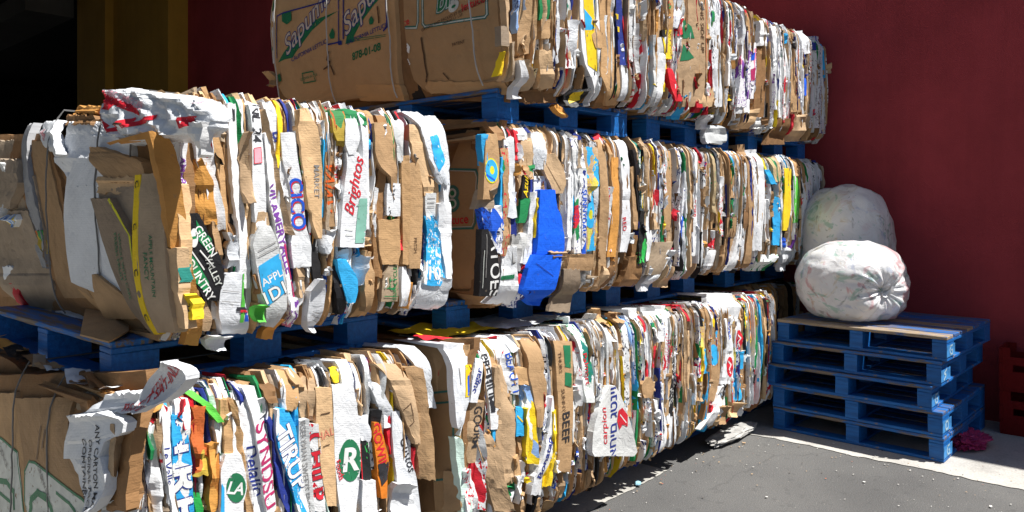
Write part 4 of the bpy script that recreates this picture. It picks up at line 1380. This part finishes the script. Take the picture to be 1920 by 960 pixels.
# marks sprayed on, and sunlight painted on, the block ends of the loose stack
STEN = plain("pale_blue_stencil", (0.40, 0.58, 0.72), 0.6, 0.4, True)
SUN_BLUE = plain("painted_sun_blue", (0.05, 0.24, 0.55), 0.6, 0.5, True)  # brighter blue patch that paints sunlight onto the block ends
for i, (lab, dx, dy) in enumerate(stack):
    o = dup(P0, (5.03 + [0.0, 0.0, -0.012, 0.012, 0.03][i], 1.09 + [0.0, 0.006, 0.06, 0.015, -0.01][i], 0.005 + i * 0.1475), [-0.03, -0.035, -0.02, -0.03, -0.045][i])
    o.scale = (1.0, 0.855, 1.0)
    if i == 4:          # the topmost one has its boards scraped bare
        for q, ch in enumerate([h_ for h_ in o.children if h_.name.startswith("deck_board")]):
            if q in (0, 3):
                ch.data = ch.data.copy()
                ch.data.materials[0] = PW
    tag(o, lab, "pallet", SG)
    o.name = "blue_pallet"
    rn = random.Random(i + 5)
    bm = bmesh.new()
    def strip(pts, w, mi):
        for a, b in zip(pts, pts[1:]):
            d = Vector((b[0] - a[0], b[1] - a[1])).normalized() * w / 2
            nx, nz = -d.y, d.x
            q = [(a[0] + nx - d.x, a[1] + nz - d.y), (b[0] + nx + d.x, b[1] + nz + d.y), (b[0] - nx + d.x, b[1] - nz + d.y), (a[0] - nx - d.x, a[1] - nz - d.y)]
            f = bm.faces.new([bm.verts.new((x, -0.0055 + 0.002 * mi, z)) for x, z in q])
            f.material_index = mi
    strip([(0.012 + rn.uniform(0, .01), 0.062), (0.13 + rn.uniform(-.03, .01), 0.062)], 0.07, 1)
    x0 = rn.uniform(0.035, 0.05)
    if i in (0, 2, 4):
        strip([(x0 + 0.05, 0.09), (x0 + 0.012, 0.088), (x0, 0.065), (x0 + 0.012, 0.04), (x0 + 0.055, 0.04), (x0 + 0.055, 0.062), (x0 + 0.035, 0.062)], 0.011, 0)
    elif i == 1:
        strip([(x0, 0.085), (x0, 0.04), (x0 + 0.05, 0.04), (x0 + 0.05, 0.085), (x0, 0.085)], 0.013, 0)
    else:
        strip([(x0 + 0.05, 0.092), (x0, 0.075), (x0 + 0.04, 0.06), (x0 - 0.002, 0.038)], 0.012, 0)
    bm_obj("stencil_and_sun_patch", bm, [STEN, SUN_BLUE], o, recalc=False)

# ================================================================== rubbish bags
def bag_mat(name, seed, shade):
    pk = 0.6 if shade else 0.18
    m = bpy.data.materials.new(name)
    t, b, out = nt(m)
    ob = coord(t, (1, 1, 1), "Object")
    n0 = noise_t(t, ob, 5.0, 3.0, 0.5, 0.8)
    col = ramp(t, n0, [(0.3, (0.78, 0.78, 0.78)), (0.55, (0.86, 0.86, 0.86)), (0.8, (0.90, 0.90, 0.90))])
    for k, (ink, sc_, th, st, sd) in enumerate((((0.62, 0.20, 0.22), 4.2, 0.58, pk, 3.0), ((0.12, 0.42, 0.30), 5.2, 0.59, 0.55, 11.0), ((0.14, 0.13, 0.12), 6.0, 0.64, 0.7, 23.0), ((0.6, 0.45, 0.2), 5.5, 0.63, 0.4, 31.0), ((0.25, 0.35, 0.6), 5.0, 0.62, 0.4, 41.0))):
        mp = t.nodes.new("ShaderNodeMapping")
        mp.inputs["Location"].default_value = (sd + seed, sd * 2, sd)
        t.links.new(ob, mp.inputs[0])
        n = noise_t(t, mp.outputs[0], sc_, 5.0, 0.6, 1.8)
        mask = ramp(t, n, [(th - 0.03, (0, 0, 0)), (th + 0.05, (st, st, st))])
        col = mixc(t, mask, col, ink)
    t.links.new(col, b.inputs["Base Color"])
    b.inputs["Roughness"].default_value = 0.24
    b.inputs["Specular IOR Level"].default_value = 0.7
    b.inputs["Subsurface Weight"].default_value = 0.0
    bp = t.nodes.new("ShaderNodeBump")
    bp.inputs["Strength"].default_value = 0.4
    bp.inputs["Distance"].default_value = 0.02
    rg = t.nodes.new("ShaderNodeTexNoise")
    rg.noise_type = 'RIDGED_MULTIFRACTAL'
    rg.inputs["Scale"].default_value = 4.5
    rg.inputs["Detail"].default_value = 4.0
    rg.inputs["Distortion"].default_value = 0.6
    t.links.new(ob, rg.inputs["Vector"])
    hb = math_n(t, 'ADD', noise_t(t, ob, 11.0, 5.0, 0.62, 2.2), math_n(t, 'MULTIPLY', rg.outputs[0], 0.35))
    t.links.new(hb, bp.inputs["Height"])
    t.links.new(bp.outputs[0], b.inputs["Normal"])
    tr = t.nodes.new("ShaderNodeBsdfTranslucent")
    t.links.new(col, tr.inputs[0])
    mx = t.nodes.new("ShaderNodeMixShader")
    mx.inputs[0].default_value = 0.22
    t.links.new(b.outputs[0], mx.inputs[1])
    t.links.new(tr.outputs[0], mx.inputs[2])
    t.links.new(mx.outputs[0], out.inputs[0])
    return m


def bag(name, c, r, zfloor, axis, mat, label, seed, knot=True, pleat=0.05, pinch=0.20):
    root = empty(name, (c[0], c[1], zfloor))
    ax = Vector(axis).normalized()
    e1 = ax.orthogonal().normalized()
    e2 = ax.cross(e1)
    nth, nph = 72, 110
    V, F = [], []
    for i in range(nth + 1):
        th = math.pi * (i / nth) ** 1.15
        for j in range(nph):
            ph = 2 * math.pi * j / nph
            d = ax * math.cos(th) + (e1 * math.cos(ph) + e2 * math.sin(ph)) * math.sin(th)
            rr = 1.0
            fade = math.exp(-(th / 1.05) ** 2)
            pl = 0.8 + 1.5 * noise.noise(Vector((math.cos(ph) * 3.2, math.sin(ph) * 3.2, seed + th * 0.8))) + 0.8 * noise.noise(Vector((math.cos(ph) * 8, math.sin(ph) * 8, seed + th)))
            rr -= pinch * math.exp(-(th / 0.26) ** 2)
            rr += pleat * fade * (pl - 0.8) * min(1.0, th / 0.12)
            q = d * 2.0 + Vector((seed, seed * 2, 0))
            rr += 0.07 * noise.noise(q) + 0.035 * noise.noise(q * 2.4) + 0.012 * abs(noise.noise(q * 5.5))
            # boxy, sagging body
            nrm = (abs(d.x) ** 2.6 + abs(d.y) ** 2.6 + abs(d.z) ** 2.6) ** (1 / 2.6)
            p = Vector((d.x * r[0], d.y * r[1], d.z * r[2])) * (rr / (0.35 + 0.65 * nrm))
            z = c[2] + p.z
            if z < zfloor + 0.02:
                z = zfloor + 0.004 + max(0.0, (z - zfloor + 0.10)) * 0.15
            V.append((p.x, p.y, z - zfloor))
    for i in range(nth):
        for j in range(nph):
            a, b = i * nph + j, i * nph + (j + 1) % nph
            F.append((a, a + nph, b + nph, b))
    o = mesh_obj("bag_body", V, F, mat, root, smooth=80)
    if knot:
        tip = Vector((ax.x * r[0], ax.y * r[1], ax.z * r[2])) * (1 - pinch) + Vector((0, 0, c[2] - zfloor))
        bm = bmesh.new()
        rn = random.Random(seed)
        for k in range(7):
            a = k / 7 * 2 * math.pi
            o_ = (e1 * math.cos(a) + e2 * math.sin(a))
            ln, w = rn.uniform(0.035, 0.07), rn.uniform(0.014, 0.024)
            sd = ax.cross(o_)
            p0 = tip - ax * 0.03 + o_ * 0.004
            p1 = tip + ax * 0.012 + o_ * 0.012
            p2 = tip + ax * (0.02 + ln * 0.5) + o_ * ln * 0.8
            q = [bm.verts.new(x) for x in (p0 - sd * w * .4, p0 + sd * w * .4, p1 - sd * w * .5, p1 + sd * w * .5, p2 - sd * w, p2 + sd * w)]
            bm.faces.new((q[0], q[1], q[3], q[2]))
            bm.faces.new((q[2], q[3], q[5], q[4]))
        bm_obj("tied_neck", bm, mat, root, smooth=60)
    tag(root, label, "rubbish bag", "white rubbish bags")
    return root


ZTOP = 0.005 + 4 * 0.1475 + PLH
bag("rubbish_bag", (5.44, 1.74, ZTOP + 0.255), (0.36, 0.345, 0.28), ZTOP, (-0.50, -0.78, -0.10), bag_mat("bag_film_front", 0.0, 1), "bulging white rubbish bag with its knot facing out, in the sun on the pallet stack", 4)
bag("rubbish_bag", (5.90, 1.94, ZTOP + 0.46), (0.31, 0.335, 0.47), ZTOP, (0.3, -0.2, -0.95), bag_mat("bag_film_back", 7.0, 0), "shaded white rubbish bag with green print leaning against the red wall", 9, knot=False, pinch=0.1)

# ================================================================== ground
def asphalt():
    m = bpy.data.materials.new("asphalt")
    t, b, out = nt(m)
    ob = coord(t, (1, 1, 1), "Object")
    n1 = noise_t(t, ob, 1.1, 5.0, 0.6)
    n2 = noise_t(t, ob, 160.0, 3.0, 0.7)
    n3 = noise_t(t, ob, 14.0, 4.0, 0.6)
    c = ramp(t, n1, [(0.3, (0.080, 0.078, 0.075)), (0.7, (0.142, 0.137, 0.128))])
    c = mixc(t, 0.6, c, ramp(t, n2, [(0.3, (0.045, 0.045, 0.045)), (0.55, (0.13, 0.128, 0.124)), (0.75, (0.27, 0.26, 0.245))]))
    c = mixc(t, math_n(t, 'MULTIPLY', math_n(t, 'GREATER_THAN', n3, 0.62), 0.25), c, (0.05, 0.05, 0.05))
    n5 = noise_t(t, ob, 0.55, 3.0, 0.55, 0.7)
    c = mixc(t, 1.0, c, ramp(t, n5, [(0.35, (0.78, 0.78, 0.79)), (0.5, (1, 1, 1)), (0.68, (1.22, 1.21, 1.17))]), 'MULTIPLY')
    ck = t.nodes.new("ShaderNodeTexVoronoi")
    ck.feature = 'DISTANCE_TO_EDGE'
    ck.inputs["Scale"].default_value = 0.8
    wv = t.nodes.new("ShaderNodeVectorMath")
    wv.operation = 'MULTIPLY_ADD'
    nz = t.nodes.new("ShaderNodeTexNoise")
    nz.inputs["Scale"].default_value = 5.0
    nz.inputs["Detail"].default_value = 4.0
    t.links.new(ob, nz.inputs["Vector"])
    t.links.new(nz.outputs["Color"], wv.inputs[0])
    wv.inputs[1].default_value = (0.22, 0.22, 0)
    t.links.new(ob, wv.inputs[2])
    t.links.new(wv.outputs[0], ck.inputs["Vector"])
    crack = math_n(t, 'MULTIPLY', math_n(t, 'LESS_THAN', ck.outputs["Distance"], 0.004), math_n(t, 'GREATER_THAN', n5, 0.5))
    c = mixc(t, math_n(t, 'MULTIPLY', crack, 0.22), c, (0.03, 0.03, 0.03))
    v = t.nodes.new("ShaderNodeTexVoronoi")
    v.inputs["Scale"].default_value = 42.0
    t.links.new(ob, v.inputs["Vector"])
    sep = t.nodes.new("ShaderNodeSeparateColor")
    t.links.new(v.outputs["Color"], sep.inputs[0])
    fl = math_n(t, 'MULTIPLY', math_n(t, 'LESS_THAN', v.outputs["Distance"], 0.12), math_n(t, 'GREATER_THAN', sep.outputs[0], 0.86))
    c = mixc(t, math_n(t, 'MULTIPLY', fl, 0.7), c, (0.36, 0.34, 0.30))
    t.links.new(c, b.inputs["Base Color"])
    b.inputs["Roughness"].default_value = 0.85
    bp = t.nodes.new("ShaderNodeBump")
    bp.inputs["Strength"].default_value = 0.6
    bp.inputs["Distance"].default_value = 0.008
    t.links.new(n2, bp.inputs["Height"])
    t.links.new(bp.outputs[0], b.inputs["Normal"])
    return m


def concrete(name, base):
    m = bpy.data.materials.new(name)
    t, b, out = nt(m)
    ob = coord(t, (1, 1, 1), "Object")
    n1 = noise_t(t, ob, 3.0, 6.0, 0.65)
    n2 = noise_t(t, ob, 90.0, 3.0, 0.7)
    c = ramp(t, n1, [(0.3, sc3(base, 0.62)), (0.5, base), (0.75, sc3(base, 1.2))])
    c = mixc(t, 0.3, c, ramp(t, n2, [(0.3, sc3(base, 0.35)), (0.7, sc3(base, 1.4))]))
    t.links.new(c, b.inputs["Base Color"])
    b.inputs["Roughness"].default_value = 0.85
    bp = t.nodes.new("ShaderNodeBump")
    bp.inputs["Strength"].default_value = 0.4
    bp.inputs["Distance"].default_value = 0.006
    t.links.new(n2, bp.inputs["Height"])
    t.links.new(bp.outputs[0], b.inputs["Normal"])
    return m


bm = bmesh.new()
S_ = 400.0
bm.faces.new([bm.verts.new(p) for p in ((-S_, -S_, 0), (S_, -S_, 0), (S_, S_, 0), (-S_, S_, 0))])
tag(bm_obj("asphalt_ground", bm, asphalt()), kind="structure")


def ragged(name, xs, ys, edge_axis, z, mat, step=0.03, amp=0.03, seed=0.0):
    """sheet with one ragged edge: edge_axis 'x' -> its low-x edge is ragged along y"""
    bm = bmesh.new()
    a0, a1 = (ys if edge_axis == 'x' else xs)
    n = int((a1 - a0) / step)
    lo, hi = [], []
    for i in range(n + 1):
        a = lerp(a0, a1, i / n)
        e = amp * noise.noise(Vector((a * 3.0, seed, 0))) + amp * 0.8 * noise.noise(Vector((a * 14.0, seed, 5)))
        if edge_axis == 'x':
            lo.append(bm.verts.new((xs[0] + e, a, z)))
            hi.append(bm.verts.new((xs[1], a, z)))
        else:
            lo.append(bm.verts.new((a, ys[0] + e, z)))
            hi.append(bm.verts.new((a, ys[1], z)))
    for i in range(n):
        bm.faces.new((lo[i], lo[i + 1], hi[i + 1], hi[i]))
    o = bm_obj(name, bm, mat)
    for p in o.data.polygons:
        pass
    if o.data.polygons[0].normal.z < 0:
        o.data.flip_normals()
    return tag(o, kind="structure")


CONC = concrete("concrete", (0.44, 0.42, 0.385))
ragged("concrete_pavement", (4.84, 6.26), (-9.0, 14.0), 'x', 0.004, CONC, 0.03, 0.035)
ragged("concrete_slab", (-2.0, 3.85), (2.235, 9.0), 'y', 0.0042, concrete("old_concrete", (0.40, 0.385, 0.35)), 0.03, 0.02, 4.0)

# grit, chips and scraps blown over the ground
bm = bmesh.new()
rn = random.Random(77)
def chip(x, y, s, mi, z=0.006):
    n = rn.choice((4, 5, 6))
    a0 = rn.uniform(0, 6.28)
    vs = []
    tx, ty = rn.uniform(-.3, .3), rn.uniform(-.3, .3)
    for k in range(n):
        a = a0 + 2 * math.pi * k / n
        r = s * rn.uniform(0.5, 1.1)
        dx, dy = r * math.cos(a), r * 0.7 * math.sin(a)
        vs.append((x + dx, y + dy, z + max(0.0, tx * dx + ty * dy) + s * 0.1))
    top = [bm.verts.new(v) for v in vs]
    f = bm.faces.new(top)
    f.material_index = mi
    if f.normal.z < 0:
        f.normal_flip()
for _ in range(600):
    if rn.random() < 0.5:
        x, y = 4.85 + rn.gauss(0, 0.30), rn.uniform(-0.6, 2.15)
    elif rn.random() < 0.35:
        x, y = rn.uniform(2.4, 5.0), 2.18 + rn.gauss(0, 0.10)
    else:
        x, y = rn.uniform(2.2, 5.2), rn.uniform(-1.2, 2.2)
    chip(x, y, abs(rn.gauss(0.003, 0.0035)) + 0.002, rn.choices((0, 1, 2, 3), (5, 4, 1, 2))[0])
tag(bm_obj("litter_chips", bm, [plain("chip_pale", (0.6, 0.58, 0.54)), plain("chip_kraft", (0.42, 0.29, 0.17)), plain("chip_red", (0.5, 0.12, 0.05)), plain("chip_dark", (0.1, 0.09, 0.08))], recalc=False), kind="stuff")


def crumple(name, c, rx, ry, rz, mat, label, cat, seed, lumps=1.0, nth=22, nph=36):
    root_loc = (c[0], c[1], c[2])
    V, F = [], []
    for i in range(nth + 1):
        th = math.pi * i / nth
        for j in range(nph):
            ph = 2 * math.pi * j / nph
            d = Vector((math.sin(th) * math.cos(ph), math.sin(th) * math.sin(ph), math.cos(th)))
            q = d * 2.2 + Vector((seed, 0, seed))
            k = 1 + lumps * (0.35 * noise.noise(q) + 0.3 * abs(noise.noise(q * 2.3)) + 0.18 * noise.noise(q * 5))
            V.append((d.x * rx * k, d.y * ry * k, max(0.0, rz + d.z * rz * k)))
    for i in range(nth):
        for j in range(nph):
            a, b = i * nph + j, i * nph + (j + 1) % nph
            F.append((a, a + nph, b + nph, b))
    o = mesh_obj(name, V, F, mat, None, smooth=25, loc=root_loc)
    return tag(o, label, cat)


PINK = card("pink_film", (0.50, 0.05, 0.16), var=0.3, rough=0.3, plastic=True, flute=0)
crumple("crumpled_film", (5.50, 1.06, 0.006), 0.15, 0.085, 0.036, PINK, "crumpled pink plastic film on the concrete beside the loose pallet stack", "plastic film", 3.0, 1.7, 40, 60)
crumple("paper_scrap", (3.53, 2.235, 0.006), 0.022, 0.016, 0.011, plain("paper_blue", (0.30, 0.55, 0.68)), "small pale blue scrap on the ground at the shadow edge of the bales", "scrap", 8.0, 0.6, 10, 14)
# flattened grey roll of card by the end of the bottom row
crumple("flattened_card", (4.68, 2.24, 0.006), 0.30, 0.07, 0.03, plain("grey_card", (0.36, 0.35, 0.33), 0.7, 0.35), "flattened grey cardboard roll on the ground under the sunny end of the bottom row", "cardboard", 15.0, 0.7)

# ================================================================== building with the red wall
def stucco(name, c, var=0.12, sc_=120):
    m = bpy.data.materials.new(name)
    t, b, out = nt(m)
    ob = coord(t, (1, 1, 1), "Object")
    n1 = noise_t(t, ob, 1.3, 5.0, 0.6)
    n2 = noise_t(t, ob, sc_, 3.0, 0.6)
    cc = ramp(t, n1, [(0.3, sc3(c, 1 - var)), (0.7, sc3(c, 1 + var))])
    st = noise_t(t, coord(t, (5, 5, 0.35), "Object"), 1.6, 5.0, 0.65)
    cc = mixc(t, 1.0, cc, ramp(t, st, [(0.3, (0.91, 0.92, 0.93)), (0.5, (1, 1, 1)), (0.7, (1.05, 1.05, 1.06))]), 'MULTIPLY')
    t.links.new(cc, b.inputs["Base Color"])
    b.inputs["Roughness"].default_value = 0.8
    b.inputs["Specular IOR Level"].default_value = 0.2
    bp = t.nodes.new("ShaderNodeBump")
    bp.inputs["Strength"].default_value = 0.5
    bp.inputs["Distance"].default_value = 0.01
    t.links.new(n2, bp.inputs["Height"])
    t.links.new(bp.outputs[0], b.inputs["Normal"])
    return m


WX = 6.26
REDW = stucco("red_stucco", (0.33, 0.044, 0.052), 0.2)
OCH = stucco("ochre_stucco", (0.40, 0.22, 0.035))
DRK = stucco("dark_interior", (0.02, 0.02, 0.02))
BLD = empty("warehouse", (WX, 4.0, 0))
tag(BLD, "warehouse with dark red stucco wall, ochre pillar and dark open bay behind the bales", "warehouse")


def part(name, mat, x0, y0, z0, x1, y1, z1, parent=BLD, bev=0.0):
    bm = bmesh.new()
    box(bm, x0, y0, z0, x1, y1, z1, bev)
    for v in bm.verts:
        v.co -= BLD.location
    return bm_obj(name, bm, mat, parent)


HW = 6.25
part("wall", REDW, WX, -14.0, 0.0, WX + 0.3, 7.0, 4.66)
part("wing_wall", REDW, WX, 7.001, 0.0, WX + 0.3, 13.2, HW)
part("pillar", OCH, WX - 0.35, 13.2, 0.0, WX + 0.3, 15.55, HW - 0.002)
part("pillar_pilaster", OCH, WX - 0.50, 15.55, 0.0, WX + 0.3, 17.0, HW - 0.002)
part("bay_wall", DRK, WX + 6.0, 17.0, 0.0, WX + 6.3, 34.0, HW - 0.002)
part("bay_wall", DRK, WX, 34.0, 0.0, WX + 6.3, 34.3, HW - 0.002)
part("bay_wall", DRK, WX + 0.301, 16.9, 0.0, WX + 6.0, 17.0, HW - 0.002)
part("roof", DRK, -5.0, 5.0, HW, WX + 6.3, 34.3, HW + 0.3)  # stretched outward beyond view to darken the wall and bay below
part("added_shade_wall", DRK, -5.0, 6.0, 0.0, -4.7, 34.3, HW - 0.002)  # unseen wall, added to keep sky light and ground bounce off the bay
part("bay_awning", stucco("grey_awning", (0.10, 0.095, 0.085)), 5.0, 17.6, 5.5, 5.9, 34.0, 5.9)
part("red_post", stucco("red_post_paint", (0.22, 0.02, 0.015)), WX - 0.1, 17.02, 0.0, WX + 0.1, 17.25, HW - 0.002)

# boxes standing in the dark bay
for k, (x, y, w, d, h, lab) in enumerate(((WX + 1.6, 18.6, 1.5, 1.2, 2.5, "dim dark storage cabinet with a pale strip standing in the open bay"),)):
    bm = bmesh.new()
    box(bm, 0, 0, 0, d, w, h, 0.01)
    o = bm_obj("storage_cabinet", bm, plain("cabinet_grey", (0.2, 0.2, 0.2)), loc=(x, y, 0))
    tag(o, lab, "cabinet")
    bm = bmesh.new()
    box(bm, -0.012, 0.3, h - 0.42, -0.002, w - 0.2, h - 0.2)
    bm_obj("pale_strip", bm, plain("cabinet_label", (0.7, 0.68, 0.62)), o)

# ================================================================== red crates by the wall
CRATE = stucco("red_crate_plastic", (0.15, 0.005, 0.005), 0.1, 30)
CR_D, CR_W, CR_H = 0.27, 0.36, 0.285


def make_crate():
    root = empty("red_crate", (0, 0, 0))
    t_ = 0.014
    bm = bmesh.new()
    box(bm, 0.002, 0.002, 0.0, CR_D - 0.002, CR_W - 0.002, 0.016)
    bm_obj("crate_floor", bm, CRATE, root)
    for y in (0.0, CR_W - t_):
        bm = bmesh.new()
        box(bm, 0, y, 0.017, CR_D, y + t_, CR_H)
        bm_obj("crate_side", bm, CRATE, root)
    for x in (0.0, CR_D - t_):
        bm = bmesh.new()          # panel with a scooped top and a hand hole
        y0, y1 = t_ + 0.001, CR_W - t_ - 0.001
        a, b = y0 + 0.06, y1 - 0.06
        box(bm, x, y0, 0.017, x + t_, y1, 0.13)
        box(bm, x, y0, 0.13, x + t_, a, 0.175)
        box(bm, x, b, 0.13, x + t_, y1, 0.175)
        box(bm, x, y0, 0.175, x + t_, y1, 0.225)
        box(bm, x, y0, 0.225, x + t_, y0 + 0.045, CR_H)
        box(bm, x, y1 - 0.045, 0.225, x + t_, y1, CR_H)
        bmesh.ops.remove_doubles(bm, verts=bm.verts, dist=0.0004)
        bm_obj("crate_end", bm, CRATE, root)
    for q in range(3):
        for y in (0.0, CR_W - 0.02):
            bm = bmesh.new()
            box(bm, -0.008, y, 0.018 + 0.094 * q, -0.0005, y + 0.02, 0.09 + 0.094 * q)
            bm_obj("corner_rib", bm, CRATE, root)
    return root


cr = make_crate()
cr.location = (5.95, 0.60, 0.005)
tag(cr, "lower red plastic crate standing on the concrete against the red wall", "crate", "red crates by the wall")
cr2 = dup(cr, (5.956, 0.603, 0.005 + CR_H + 0.001), 0.01)
tag(cr2, "upper red plastic crate with a scooped end, stacked by the red wall", "crate", "red crates by the wall")
cr2.name = "red_crate"

# ================================================================== camera, sun, sky
cam = bpy.data.cameras.new("camera")
co = bpy.data.objects.new("camera", cam)
COL.objects.link(co)
co.location = (0, 0, EYE)
co.rotation_euler = (R(90), 0, math.atan2(SF, CF) - R(90))
cam.sensor_width = 36.0
cam.lens = 36.0 * FOC / FW
cam.shift_y = -(FH / 2 - HOR) / FW
cam.clip_start = 0.05
cam.clip_end = 1500
sc.camera = co

SUN_E, SKY_E, EXPO = 5.0, 0.043, 0.74
SUN = Vector((0.20, -0.43, 0.88)).normalized()
sl = bpy.data.lights.new("sun", 'SUN')
sl.energy = SUN_E
sl.angle = R(0.53)
sl.color = (1.0, 0.975, 0.935)
so_ = bpy.data.objects.new("sun", sl)
COL.objects.link(so_)
so_.rotation_euler = (-SUN).to_track_quat('-Z', 'Y').to_euler()
so_.location = SUN * 30

w = bpy.data.worlds.new("World")
sc.world = w
w.use_nodes = True
t = w.node_tree
t.nodes.clear()
sky = t.nodes.new("ShaderNodeTexSky")
sky.sky_type = 'NISHITA'
sky.sun_disc = False
sky.sun_elevation = math.asin(SUN.z)
sky.sun_rotation = math.atan2(SUN.x, SUN.y)
bg = t.nodes.new("ShaderNodeBackground")
bg.inputs["Strength"].default_value = SKY_E
wo = t.nodes.new("ShaderNodeOutputWorld")
t.links.new(sky.outputs[0], bg.inputs[0])
t.links.new(bg.outputs[0], wo.inputs[0])

sc.view_settings.view_transform = 'Standard'
sc.view_settings.look = 'None'
sc.view_settings.exposure = EXPO
sc.view_settings.gamma = 1.0
sc.view_settings.use_curve_mapping = False
bpy.data.scenes.remove(TXT_SCENE)
